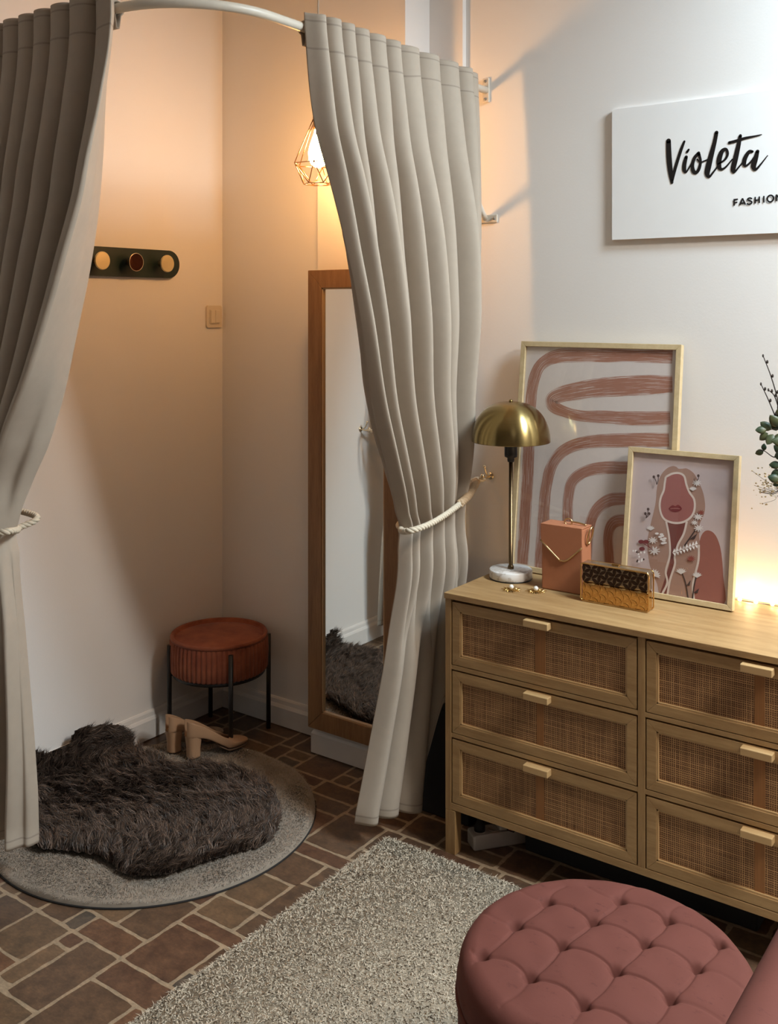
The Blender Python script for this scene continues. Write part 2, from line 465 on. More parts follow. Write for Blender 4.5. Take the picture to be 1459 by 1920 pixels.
def curtain_right():
    ZT, ZTIE = 2.372, .935
    # leading edge seen in the photograph -> Y on the sheet
    edge = [(582, 55, -1.70), (586, 150, -1.70), (594, 230, -1.70), (612, 340, -1.71), (642, 520, -1.72), (662, 640, -1.725), (684, 750, -1.73), (718, 880, -1.735), (746, 960, -1.735), (757, 990, -1.735),
            (744, 1040, -1.75), (730, 1100, -1.77), (706, 1240, -1.80), (684, 1370, -1.83), (668, 1450, -1.85), (656, 1520, -1.86)]
    E = [W(a, b, X=x) for a, b, x in edge]
    y0 = spl([p.z for p in E], [p.y for p in E])
    y1 = spl([2.40, 2.2, 1.7, 1.2, .935, .7, .3, 0], [2.868, 2.862, 2.855, 2.82, 2.78, 2.80, 2.84, 2.85])
    xb = spl([2.40, 2.2, 1.6, 1.25, .935, .6, .3, 0], [-1.722, -1.715, -1.725, -1.755, -1.750, -1.76, -1.775, -1.785])
    lead = spl([2.4, 1.4, .935, .6, .3, 0], [0, 0, 0, -.03, -.065, -.095])
    amp = spl([2.4, 2.30, 2.15, 1.8, 1.3, .935, .75, .4, 0], [.046, .050, .064, .088, .092, .064, .068, .078, .080])
    NS, NT_ = 720, 260
    s = np.linspace(0, 1, NS)
    cut = [582, 606, 632, 656, 684, 715, 741, 778, 815, 850, 874, 894]
    yc_ = np.array([W(q, 120, X=-1.70-.02*(q-582)/312).y for q in cut]); yc_ = (yc_-yc_[0])/(yc_[-1]-yc_[0])
    ph0 = np.interp(s, yc_, np.arange(len(cut)))
    ph0 = np.convolve(np.pad(ph0, 12, mode='reflect', reflect_type='odd'), np.ones(25)/25, 'valid')
    N = len(cut)-1
    rng = np.random.default_rng(5)
    fold = np.array([.95, 1.05, .6, 1.1, .65, 1.05, 1.25, .95, 1.25, .75, .9, .9, .9, .9])
    # valley depth, one value per crease
    val = rng.uniform(-.25, .25, N+4)
    def per(ph):
        k = np.clip(np.floor(ph).astype(int), 0, N); return fold[k]
    zb = .058+(.385-.058)*smoothstep(.47, .55, s)+.012*np.sin(9*s)+.010*np.exp(-(s/.06)**2)
    rows = []
    for i in range(NT_):
        t = (i/(NT_-1))
        z = ZT+(zb-ZT)*t
        z = z-.006*pleat(ph0, .7)*(1-t)
        mid = smoothstep(2.28, 1.7, z)
        drift = .22*np.sin(3.1*s+1.2+.9*(2.4-z))*mid
        ph = ph0+drift
        low = smoothstep(.88, .50, z)
        phl = 6.3*s+.12*np.sin(9*s)+.10
        d = pleat(ph, .80+.25*mid)*(1-mid+mid*per(ph))*(1-low)+pleat(phl, .85)*low
        a = amp(z)
        a = a*(1-.55*np.exp(-(s/.03)**2)*smoothstep(1.2, 2.2, z))
        a = a*(1-.65*smoothstep(.86, 1.0, s))
        tie = np.exp(-((z-ZTIE)/.10)**2)
        pw = (y1(z)-y0(z))/N
        Y = y0(z)+(y1(z)-y0(z))*s-(.07*np.sin(2*PI*ph)*(1-low)*pw+.08*np.sin(2*PI*phl)*low*pw*2)*np.minimum(1, s*12)*np.minimum(1, (1-s)*12)
        bun = .030*np.sin(PI*s)*np.exp(-((z-ZTIE)/.25)**2)
        X = xb(z)+lead(z)*np.clip(1-s/.62, 0, 1)+d*a+bun-.022*tie-.028*np.exp(-((ph-7)/.13)**2)*mid*(1-tie)*(1-low)
        rows.append(list(zip(X.tolist(), Y.tolist(), z.tolist())))
    r = thing('curtain', (-1.735, 2.45, ROD_Z), 'greige floor-length curtain tied back beside the wooden dresser', 'curtain', 'greige fitting room curtains')
    mb = MB(); mb.grid(rows)
    o = mb.build('drape', m_curt, r, fix=False)
    sol = o.modifiers.new('cloth', 'SOLIDIFY'); sol.thickness = .0025; sol.offset = -1
    # end loop that holds the curtain on the rail
    p = W(575, 62, X=ROD_X)
    tb = MB()
    tb.grid([[(ROD_X+.020*math.cos(a), p.y+.0+q, ROD_Z+.020*math.sin(a)-(.028 if math.sin(a) < -.9 else 0)) for a in np.linspace(0, 2*PI, 25)] for q in (-.012, 0, .02, .045)], uv=False)
    ob = tb.build('hanging_loop', m_tab, r)
    ob.modifiers.new('cloth', 'SOLIDIFY').thickness = .003
curtain_right()

def curtain_left():
    ZT, ZTIE = 2.372, 1.005
    e = [(211, 28, 1.600), (203, 100, 1.610), (196, 200, 1.64), (192, 290, 1.66), (178, 440, 1.69), (157, 560, 1.70), (128, 700, 1.70), (92, 830, 1.68), (62, 900, 1.66), (36, 970, 1.64), (29, 1000, 1.64), (35, 1040, 1.64), (48, 1200, 1.66), (60, 1340, 1.68), (70, 1480, 1.70), (72, 1552, 1.71)]
    E = [(W(a, b, Y=y), y) for a, b, y in e]
    zs = [p.z for p, _ in E]
    xe, ye = spl(zs, [p.x for p, _ in E]), spl(zs, [y for _, y in E])
    c = [(208, 30, 1.565), (204, 80, 1.56), (188, 180, 1.54), (160, 330, 1.52), (128, 460, 1.52), (94, 580, 1.53), (56, 700, 1.54), (8, 830, 1.56), (-12, 930, 1.575), (-8, 1000, 1.58), (2, 1060, 1.58), (12, 1200, 1.58), (15, 1400, 1.60), (12, 1560, 1.62)]
    C_ = [(W(a, b, Y=y), y) for a, b, y in c]
    zc = [p.z for p, _ in C_]
    xc, yc = spl(zc, [p.x for p, _ in C_]), spl(zc, [y for _, y in C_])
    xw = spl([2.4, 1.9, 1.3, 1.005, .7, .3, 0], [-2.875, -2.87, -2.82, -2.76, -2.80, -2.84, -2.86])
    yw = spl([2.4, 1.3, 1.005, .6, 0], [1.60, 1.63, 1.67, 1.65, 1.63])
    amp = spl([2.4, 2.28, 1.9, 1.3, 1.005, .8, .4, 0], [.040, .046, .080, .080, .050, .055, .07, .08])
    NS, NT_ = 620, 240; s1 = .17
    s = np.linspace(0, 1, NS); rng = np.random.default_rng(9)
    u = np.clip(s/s1, 0, 1); w = np.clip((s-s1)/(1-s1), 0, 1)
    cut = [252, 150, 112, 76, 45, 16, -14, -46, -76, -110, -142, -176]
    xq = np.array([W(q, 40, Y=1.56).x for q in cut]); xq = xq-xq[0]; xq = xq/(-2.875-W(206, 40, Y=1.585).x)
    off = np.interp(0, xq-xq[0]-0.0, np.arange(len(cut)))
    xq = (xq-.5*xq[1]); ph0 = np.interp(w, xq, np.arange(len(cut))); 
    ph0 = np.convolve(np.pad(ph0, 8, mode='edge'), np.ones(17)/17, 'valid')
    fold = rng.uniform(.8, 1.2, 16)
    rows = []
    for i in range(NT_):
        t = i/(NT_-1)
        zb = .105+.012*np.sin(5*s)
        z = ZT+(zb-ZT)*t
        X = np.where(s < s1, xe(z)+(xc(z)-xe(z))*u, xc(z)+(xw(z)-xc(z))*w)
        
        low = smoothstep(.95, .5, z); mid = smoothstep(2.28, 1.7, z)
        ph = ph0+.22*np.sin(3*w+3*z)*mid*w
        k = np.clip(np.floor(ph).astype(int), 0, 15)
        d = pleat(ph, .8)*(1-mid+mid*fold[k])*(1-low)+pleat(4.6*w+.5, 1.0)*low
        dc = pleat(ph0[np.searchsorted(s, s1)]+0*s, .8)*(1-low)+1.0*low
        a = amp(z); yb_ = yc(z)+dc*a
        Y = np.where(s < s1, ye(z)+(yc(z)-ye(z))*u, yb_+(yw(z)+.04-yb_)*w-d*a)
        X = X+np.where(s < s1, 0, .010*np.sin(2*PI*ph)*(1-low)*np.minimum(1, w*15))
        tie = np.exp(-((z-ZTIE)/.10)**2)
        rip = .010*np.sin(PI*u*2.2)*np.sin(PI*u)*(1-tie)
        Y = Y-np.where(s < s1, rip, 0); X = X+np.where(s < s1, .5*rip+.006*np.sin(PI*u)*smoothstep(2.2, 1.3, z), 0)
        rows.append(list(zip(X.tolist(), Y.tolist(), z.tolist())))
    r = thing('curtain', (-2.3, 1.6, ROD_Z), 'greige floor-length curtain tied back by the hook rail wall, hanging over the round rug', 'curtain', 'greige fitting room curtains')
    mb = MB(); mb.grid(rows)
    o = mb.build('drape', m_curt, r, fix=False)
    sol = o.modifiers.new('cloth', 'SOLIDIFY'); sol.thickness = .0025; sol.offset = 1
    p = W(214, 40, Y=ROD_Y)
    tb = MB()
    tb.grid([[(p.x+q-.03, ROD_Y+.020*math.cos(a), ROD_Z+.020*math.sin(a)-(.030 if math.sin(a) < -.9 else 0)) for a in np.linspace(0, 2*PI, 25)] for q in (-.012, 0, .02, .045)], uv=False)
    ob = tb.build('hanging_loop', m_tab, r)
    ob.modifiers.new('cloth', 'SOLIDIFY').thickness = .003
curtain_left()

# ------------------------------------------------------------------ rope tie-backs and their hooks
m_rope = plain('cotton_rope', (.62, .55, .43), .9, var=.12, scale=120, bump=.4, bscale=500)
m_leather = plain('tan_cord_binding', (.50, .36, .22), .7, var=.15, scale=80)
def rope(mb, path, R=.0085, strands=3, pitch=.038):
    P = [Vector(p) for p in smooth_path(path, 10)]
    L = [0]
    for i in range(1, len(P)): L.append(L[-1]+(P[i]-P[i-1]).length)
    n = int(L[-1]/.0035); Q = []
    for k in range(n+1):
        l = L[-1]*k/n; i = min(max(1, np.searchsorted(L, l)), len(P)-1)
        f = (l-L[i-1])/(L[i]-L[i-1]+1e-9); Q.append(P[i-1].lerp(P[i], f))
    up = Vector((0.1, .1, 1)); fr = []
    for i in range(n+1):
        t = (Q[min(i+1, n)]-Q[max(i-1, 0)]).normalized()
        up = (up-t*up.dot(t)).normalized(); fr.append((up.copy(), t.cross(up)))
    for st in range(strands):
        pts = []
        for i in range(n+1):
            a = 2*PI*(L[-1]*i/n/pitch+st/strands)
            u, q = fr[i]; pts.append(Q[i]+(u*math.cos(a)+q*math.sin(a))*R*.52)
        mb.tube(pts, R*.62, 7)
def tieback(path, label, bind):
    r = thing('rope_tieback', path[0], label, 'curtain tieback', 'rope curtain tiebacks')
    mb = MB(); rope(mb, path); mb.build('rope', m_rope, r)
    if bind:
        mb = MB(); rope(mb, bind, .012, 4, .06); mb.build('binding', m_leather, r)
        mb = MB(); P = [Vector(p) for p in bind]
        mb.tube(smooth_path([P[-1], P[-1].lerp(Vector(path[-1]), .2)+Vector((0, 0, .01)), ] , 4), .003, 6)
        mb.build('cord_eye', m_leather, r)
hookB = W(905, 895, Y=YB-.045)
rp = [W(890, 905, X=-1.735), W(880, 928, X=-1.66), W(850, 955, X=-1.635), W(815, 978, X=-1.618), W(785, 991, X=-1.62), W(763, 996, X=-1.645), W(753, 995, X=-1.70), W(752, 990, X=-1.76)]
rp += [Vector((-1.80, rp[-1].y+.05, rp[-1].z)), Vector((-1.815, rp[-1].y+.18, rp[-1].z+.02)), Vector((-1.79, hookB.y-.12, hookB.z-.045)), Vector((hookB.x-.012, hookB.y-.01, hookB.z-.004))]
tieback([hookB+Vector((.004, .005, -.004))]+rp, 'cream twisted rope tieback around the curtain beside the brass lamp', [W(893, 903, X=-1.722), W(886, 917, X=-1.685), W(876, 932, X=-1.655), W(862, 945, X=-1.640)])
# left rope
zt = 1.005
lp = [Vector((-2.875, 1.70, 1.02)), Vector((-2.80, 1.575, 1.005)), Vector((-2.72, 1.545, 1.0)), W(-18, 1003, Y=1.545), W(0, 999, Y=1.545), W(18, 996, Y=1.565), W(32, 994, Y=1.61), W(33, 991, Y=1.66), Vector((-2.47, 1.72, 1.01)), Vector((-2.62, 1.735, 1.015)), Vector((-2.80, 1.725, 1.02)), Vector((-2.875, 1.705, 1.022))]
tieback(lp, 'cream twisted rope tieback around the curtain on the hook rail side', None)

m_hook = plain('pale_brass_hook', (.70, .58, .40), .32, 1.0, var=.06)
def hook(base, nx, ny, label):
    """double hook: rose on the wall, straight arm with a knob, raised small prong"""
    n = Vector((nx, ny, 0)); r = thing('wall_hook', base, label, 'wall hook', 'brass wall hooks')
    B = Vector(base); up = Vector((0, 0, 1))
    MB().tube([B, B+n*.004], .012, 20).build('rose', m_hook, r)
    mb = MB(); mb.tube(smooth_path([B+n*.003, B+n*.02-up*.003, B+n*.035-up*.004, B+n*.05+up*.004], 6), [.0035]*19, 8)
    mb.sphere(B+n*.054+up*.006, .0075, 10); mb.build('arm', m_hook, r)
    mb = MB(); mb.tube(smooth_path([B+n*.012, B+n*.03+up*.012, B+n*.04+up*.032], 6), .0028, 8); mb.sphere(B+n*.041+up*.036, .0052, 10)
    mb.build('prong', m_hook, r)
hook((hookB.x+.005, YB, hookB.z), 0, -1, 'brass hook on the white wall above the dresser end, holding the rope')
hook((XA, 1.702, 1.025), 1, 0, 'brass hook on the alcove wall seen in the mirror')

# ------------------------------------------------------------------ pendant lamp
def pendant():
    c = Vector((-2.13, 2.545, 2.113))
    r = thing('pendant_lamp', (c.x, c.y, CEIL_Z), 'geometric copper wire cage pendant lamp with glowing bulb behind curtain', 'pendant lamp')
    m_cop = plain('copper_wire', (.60, .36, .18), .3, 1.0)
    m_cord = plain('pendant_cord', (.55, .50, .42), .7)
    m_bulb = emissive('glowing_bulb', (1.0, .50, .17), BULB_POWER*11.0)
    top = c.z+.108
    MB().tube([(c.x, c.y, top+.02), (c.x, c.y, CEIL_Z-.02)], .003, 8).build('cord', m_cord, r)
    MB().lathe([(.045, CEIL_Z-.022), (.045, CEIL_Z-.001)], 32, (c.x, c.y, 0)).build('ceiling_rose', m_cop, r)
    # cage: hexagonal, apex ring - wide belt - lower ring
    mb = MB(); n = 6
    ring = lambda R, z, o: [Vector((c.x+R*math.cos(2*PI*(k+o)/n), c.y+R*math.sin(2*PI*(k+o)/n), z)) for k in range(n)]
    A = ring(.017, top, 0); Bq = ring(.082, c.z-.040, 0); D = ring(.048, c.z-.105, .5)
    w = .0017
    for k in range(n):
        k2 = (k+1) % n
        mb.tube([A[k], Bq[k]], w, 6); mb.tube([Bq[k], Bq[k2]], w, 6); mb.tube([D[k], D[k2]], w, 6); mb.tube([A[k], A[k2]], w, 6)
        mb.tube([Bq[k], D[k]], w, 6); mb.tube([Bq[k2], D[k]], w, 6)
    mb.build('wire_cage', m_cop, r)
    so = MB().lathe([(.006, top+.024), (.018, top+.012), (.019, top-.028), (.016, top-.034)], 24, (c.x, c.y, 0)).build('socket', m_cop, r)
    z = c.z
    MB().lathe([(.012, z+.076), (.014, z+.062), (.020, z+.045), (.028, z+.022), (.033, z-.002), (.031, z-.024), (.022, z-.042), (.008, z-.051), (.001, z-.0525)][::-1], 24, (c.x, c.y, 0)).build('bulb', m_bulb, r)
pendant()

# ------------------------------------------------------------------ leaning mirror
def mirror():
    m_w = wood('mango_wood_frame', (.34, .185, .08), (.19, .095, .04), (10, 10, 1.0), .5)
    m_g = NT('silvered_glass'); m_g.set(Base_Color=(.86, .88, .86), Metallic=1.0, Roughness=.015)
    x0, x1, z0, z1, y0, y1 = -2.345, -1.945, .1065, 1.735, YP-.046, YP-.018
    r = thing('standing_mirror', ((x0+x1)/2, y1, z0), 'tall wood-framed mirror standing on the pillar skirting', 'mirror')
    w = .063
    def side(a):
        return MB().prism([Vector(p) for p in a], (0, y1-y0, 0))
    for nm, a in (('frame_stile', [(x0, y0, z0), (x0+w, y0, z0+w), (x0+w, y0, z1-w), (x0, y0, z1)]), ('frame_stile', [(x1, y0, z0), (x1, y0, z1), (x1-w, y0, z1-w), (x1-w, y0, z0+w)]),
                  ('frame_rail', [(x0, y0, z0), (x1, y0, z0), (x1-w, y0, z0+w), (x0+w, y0, z0+w)]), ('frame_rail', [(x0, y0, z1), (x0+w, y0, z1-w), (x1-w, y0, z1-w), (x1, y0, z1)])):
        side(a).build(nm, m_w, r, bevel=.002)
    m_in = plain('inner_lip', (.52, .36, .20), .4)
    mb = MB(); t = .005
    for bx in ((x0+w-.001, x0+w+t, z0+w, z1-w), (x1-w-t, x1-w+.001, z0+w, z1-w)): mb.box(bx[0], bx[1], y0+.003, y0+.012, bx[2], bx[3])
    for bz in ((z0+w-.001, z0+w+t), (z1-w-t, z1-w+.001)): mb.box(x0+w, x1-w, y0+.003, y0+.012, *bz)
    mb.build('inner_bead', m_in, r)
    MB().box(x0+w-.004, x1-w+.004, y0+.010, y0+.014, z0+w-.004, z1-w+.004).build('mirror_glass', m_g.mat, r)
    MB().box(x0+.01, x1-.01, y1, y1+.0175, z0+.35, z0+.40).build('back_batten', m_w, r)
mirror()

# ------------------------------------------------------------------ coat rail and switch on the left wall
def coat_rail():
    m_g = plain('bottle_green_lacquer', (.008, .022, .018), .35, var=.1)
    m_d = plain('brass_disc_pale_reflection', (.72, .60, .34), .28, .55, var=.03)  # brass knob face, bright wall reflection put into its colour
    m_dk = plain('brass_disc_dark_reflection', (.10, .035, .022), .08, 1.0, var=.5, scale=40)  # same brass face with a dark reflection put into its colour
    yc = 2.254; zc = 1.766; h = .052; y1 = 2.650; y0 = y1-.70
    r = thing('coat_rail', (XA, (y0+y1)/2, zc), 'dark green rounded coat rail with round metal knobs', 'coat rack')
    pts = []
    for a in np.linspace(-PI/2, PI/2, 20): pts.append((XA, y1-h+h*math.cos(a), zc+h*math.sin(a)))
    for a in np.linspace(PI/2, 1.5*PI, 20): pts.append((XA, y0+h+h*math.cos(a), zc+h*math.sin(a)))
    MB().prism(pts, (.018, 0, 0)).build('board', m_g, r, bevel=.003)
    for k, y in enumerate((2.552, 2.405, 2.256, 2.107)):
        st = MB().lathe([(.011, .018), (.008, .024), (.008, .05), (.012, .056)], 20, (XA, y, zc), axis='x').build('knob', m_brass, r)
        MB().lathe([(.020, .052), (.0305, .054), (.0320, .057), (.0318, .0605), (.030, .0625), (.001, .063)], 40, (XA, y, zc), axis='x', smooth=False).build('knob_face', m_dk if k == 1 else m_d, st, origin=parent_origin(st))
        if k == 1: MB().tube([(XA+.0605, y+.0315*math.cos(a), zc+.0315*math.sin(a)) for a in np.linspace(0, 2*PI, 40, endpoint=False)], .0014, 8, closed=True).build('knob_rim', m_hook, st, origin=parent_origin(st))
coat_rail()

def switch():
    m_p = plain('cream_switch_plastic', (.70, .62, .50), .35, var=.02)
    y, z = 2.842, 1.567
    r = thing('light_switch', (XA, y, z), 'cream double light switch beside the wall corner', 'light switch')
    def rr(w, h, rad, x):
        return [(x, y+sx*(w-rad)+rad*math.cos(a), z+sz*(h-rad)+rad*math.sin(a)) for sx, sz, a0 in ((1, 1, 0), (-1, 1, PI/2), (-1, -1, PI), (1, -1, 1.5*PI)) for a in np.linspace(a0, a0+PI/2, 6)]
    MB().prism(rr(.041, .044, .010, XA), (.009, 0, 0)).build('plate', m_p, r, bevel=.003)
    MB().prism(rr(.027, .029, .005, XA+.009), (.003, 0, 0)).build('insert', m_p, r, bevel=.001)
    for s in (-1, 1):
        MB().box(XA+.012, XA+.016, y+s*.0125-.0118, y+s*.0125+.0118, z-.026, z+.026).build('rocker', m_p, r, bevel=.002)
switch()

# ------------------------------------------------------------------ stool
def stool():
    c = (-2.730, 2.685); z0, z1, R = .255, .388, .176
    m_v = NT('rust_velvet')
    n = m_v.noise(m_v.coord((1, 1, 1)), 14, 5, .6)
    m_v.set(Base_Color=m_v.mix(m_v.ramp(n, [(.35, (0, 0, 0)), (.7, (1, 1, 1))]), (.21, .050, .022), (.37, .11, .050)), Roughness=.8)
    m_v.b.inputs['Sheen Weight'].default_value = .12
    m_v = m_v.mat
    m_k = plain('black_metal', (.012, .011, .011), .45, var=.1)
    r = thing('pleated_stool', (c[0], c[1], 0), 'round rust velvet stool with pleated side in the alcove corner', 'stool')
    # pleated skirt
    rows = []; n = 640; K = 60
    for f, q in ((0, -.006), (.06, 0), (.5, .002), (.93, 0), (1, -.006)):
        z = z0+(z1-.012-z0)*f
        rows.append([(c[0]+(R+q+.006*abs(math.sin(K*PI*k/n)))*math.cos(2*PI*k/n), c[1]+(R+q+.006*abs(math.sin(K*PI*k/n)))*math.sin(2*PI*k/n), z) for k in range(n)])
    mb = MB(); mb.grid(rows, closed_u=True, uv=False); mb.f.append(tuple(range(n-1, -1, -1))); mb.m.append(0); mb.smooth.append(False)
    mb.build('pleated_skirt', m_v, r)
    MB().lathe([(R-.01, z1-.02), (R+.003, z1-.013), (R+.0045, z1-.006), (R+.001, z1+.0005), (R-.005, z1), (R-.009, z1-.005), (R-.011, z1-.014), (R-.015, z1-.013), (R*.8, z1-.008), (R*.5, z1-.004), (.001, z1-.003)], 96, (c[0], c[1], 0)).build('seat_pad', m_v, r)
    MB().lathe([(R-.02, z0-.012), (R-.004, z0-.012), (R-.004, z0), (R-.02, z0)], 64, (c[0], c[1], 0)).build('base_ring', m_k, r)
    for a in (-32, 56, 146, 236):
        a = math.radians(a); rr = R+.0125
        if a > math.radians(140): rr = R+.008
        x, y = c[0]+rr*math.cos(a), c[1]+rr*math.sin(a)
        mb = MB().tube([(x, y, 0), (x, y, z0+.105)], .0085, 16)
        mb.tube([(x, y, z0-.006), (c[0]+(R-.02)*math.cos(a), c[1]+(R-.02)*math.sin(a), z0-.006)], .004, 8)
        mb.build('leg', m_k, r)
stool()
# ------------------------------------------------------------------ rugs
def inside(poly, x, y):
    poly = np.array(poly); n = len(poly); r = np.zeros(x.shape, bool); j = n-1
    for i in range(n):
        xi, yi = poly[i]; xj, yj = poly[j]
        c = ((yi > y) != (yj > y)) & (x < (xj-xi)*(y-yi)/(yj-yi+1e-12)+xi)
        r ^= c; j = i
    return r
def roll(x, y, xw, rad, zb):
    """flat sheet coordinates -> sheet that turns up against the wall plane x = xw; returns point, normal, tangent along -x"""
    s = np.maximum(0, (xw+rad)-x)                 # arc length past the bend start
    a = np.minimum(s/rad, PI/2); e = np.maximum(0, s-rad*PI/2)
    X = np.where(s > 0, xw+rad-rad*np.sin(a), x); Z = zb+rad*(1-np.cos(a))+e
    n = np.stack([np.sin(a), 0*a, np.cos(a)], -1); t = np.stack([-np.cos(a), 0*a, np.sin(a)], -1)
    return np.stack([X, y, Z], -1), n, t
def strands(P, Nrm, lean, side, L, w, tone, levels=4, curl=None):
    """flat tapering blades; returns verts, faces, tones"""
    n = len(P); vs = []
    for k in range(levels):
        t = k/(levels-1)
        c = P+Nrm*(L*(t-.28*t*t))[:, None]*.8+lean*(L*t*t)[:, None]
        if curl is not None: c = c+curl*(L*np.sin(t*PI*1.3)*.22)[:, None]
        if k == levels-1: vs.append(c[:, None, :])
        else:
            ww = (w*(1-.75*t))[:, None]*.5
            vs.append(np.stack([c-side*ww, c+side*ww], 1))
    V = np.concatenate(vs, 1); m = V.shape[1]
    base = (np.arange(n)*m)[:, None]; F = []
    for k in range(levels-2): F.append(np.concatenate([base+2*k, base+2*k+1, base+2*k+3, base+2*k+2], 1))
    tri = np.concatenate([base+2*(levels-2), base+2*(levels-2)+1, base+m-1], 1)
    return V.reshape(-1, 3), np.concatenate(F, 0), tri, np.repeat(tone, m, 0)
def fur_mesh(name, parts, mat, parent, base=None):
    """parts: list of strands() results; base: (verts, faces, tone)"""
    vs = []; quads = []; tris = []; tn = []; off = 0
    if base:
        bv, bf, bt = base; vs.append(np.array(bv, float)); tn.append(np.tile(bt, (len(bv), 1)))
        for f in bf: (quads if len(f) == 4 else tris).append(np.array([f])+0)
        off = len(bv)
    for V, F, T, C in parts:
        vs.append(V); tn.append(C); quads.append(F+off); tris.append(T+off); off += len(V)
    V = np.concatenate(vs); C = np.concatenate(tn)
    Q = np.concatenate(quads) if quads else np.zeros((0, 4), int); T = np.concatenate(tris) if tris else np.zeros((0, 3), int)
    o = parent_origin(parent)
    me = bpy.data.meshes.new(name)
    me.vertices.add(len(V)); me.vertices.foreach_set('co', (V-np.array(o)).astype(np.float32).ravel())
    me.loops.add(Q.size+T.size); me.loops.foreach_set('vertex_index', np.concatenate([Q.ravel(), T.ravel()]).astype(np.int32))
    me.polygons.add(len(Q)+len(T))
    me.polygons.foreach_set('loop_start', np.concatenate([np.arange(len(Q))*4, Q.size+np.arange(len(T))*3]).astype(np.int32))
    me.update(calc_edges=True); me.validate()
    at = me.color_attributes.new('tone', 'FLOAT_COLOR', 'POINT')
    at.data.foreach_set('color', np.concatenate([C, np.ones((len(C), 1))], 1).astype(np.float32).ravel())
    me.materials.append(mat)
    me.polygons.foreach_set('use_smooth', np.ones(len(me.polygons), bool))
    ob = bpy.data.objects.new(name, me); COL.objects.link(ob); ob.parent = parent
    return ob
def unit(v): return v/np.maximum(1e-9, np.linalg.norm(v, axis=-1, keepdims=True))

# round plush rug -----------------------------------------------------
RC = (-2.455, 2.145); RR = .497; XWR = XA+.024
def round_rug():
    r = thing('round_rug', (RC[0], RC[1], 0), 'round grey-taupe plush rug under the shaggy fur', 'rug')
    m_side = plain('rug_backing', (.018, .016, .015), .9)
    rng = np.random.default_rng(21)
    def und(x, y): return .0016*np.sin(23*x+11*y)+.0013*np.sin(41*y-17*x+1)+.0011*np.sin(61*x+2)*np.sin(53*y)
    n = 120; rad = [0]+list(np.linspace(.06, .975, 26))+[.99, .998, 1.0]
    hh = [.020]*27+[.017, .012, .004]
    V = []; F = []
    for q, h in zip(rad, hh):
        a = np.linspace(0, 2*PI, n, endpoint=False)
        x, y = RC[0]+RR*q*np.cos(a), RC[1]+RR*q*np.sin(a)
        p, nn, t = roll(x, y, XWR, .03, 0.0)
        p = p+nn*(h+und(x, y)*min(1, h/.02))[:, None]
        V += p.tolist()
    R_ = len(rad)
    for i in range(R_-1):
        for k in range(n): F.append((i*n+k, (i+1)*n+k, (i+1)*n+(k+1) % n, i*n+(k+1) % n))
    N = 62000
    q = RR*np.sqrt(rng.random(N))*.996; a = rng.random(N)*2*PI
    x, y = RC[0]+q*np.cos(a), RC[1]+q*np.sin(a)
    P, nn, tt = roll(x, y, XWR, .03, 0.0)
    P = P+nn*(.0195+und(x, y)-.006*np.clip((q/RR-.97)/.03, 0, 1))[:, None]
    fl = np.sin(9*x+4*y)+np.sin(14*y-6*x+2)+.7*np.sin(25*x+31*y)
    ang = 1.2*fl+rng.normal(0, .9, N); out = np.clip((q/RR-.93)/.07, 0, 1)[:, None]
    lean = np.stack([np.cos(ang), np.sin(ang), 0*ang], -1)*.6*(1-out)+np.stack([np.cos(a), np.sin(a), -.5+0*a], -1)*out*.9
    sd = unit(np.cross(lean+rng.normal(0, .3, (N, 3)), nn))
    k = rng.uniform(.85, 1.12, N)*(1+.10*np.sin(fl*1.5)); tone = np.array([.30, .252, .200])*k[:, None]
    fur_mesh('plush_pile', [strands(P, nn, lean, sd, rng.uniform(.007, .011, N), np.full(N, .0024), tone, 3)], strand_mat('plush_fibre', sheen=.2), r, (V, F, (.28, .238, .19)))
    b = MB(); a = np.linspace(0, 2*PI, 120, endpoint=False)
    rows = []
    for q, h in ((1.002, .0006), (1.006, .003), (1.002, .006), (.98, .006)):
        p, nn, t = roll(RC[0]+RR*q*np.cos(a), RC[1]+RR*q*np.sin(a), XWR, .03, 0); rows.append((p+nn*h).tolist())
    b.grid(rows, closed_u=True, uv=False); b.build('bound_edge', m_side, r)
round_rug()

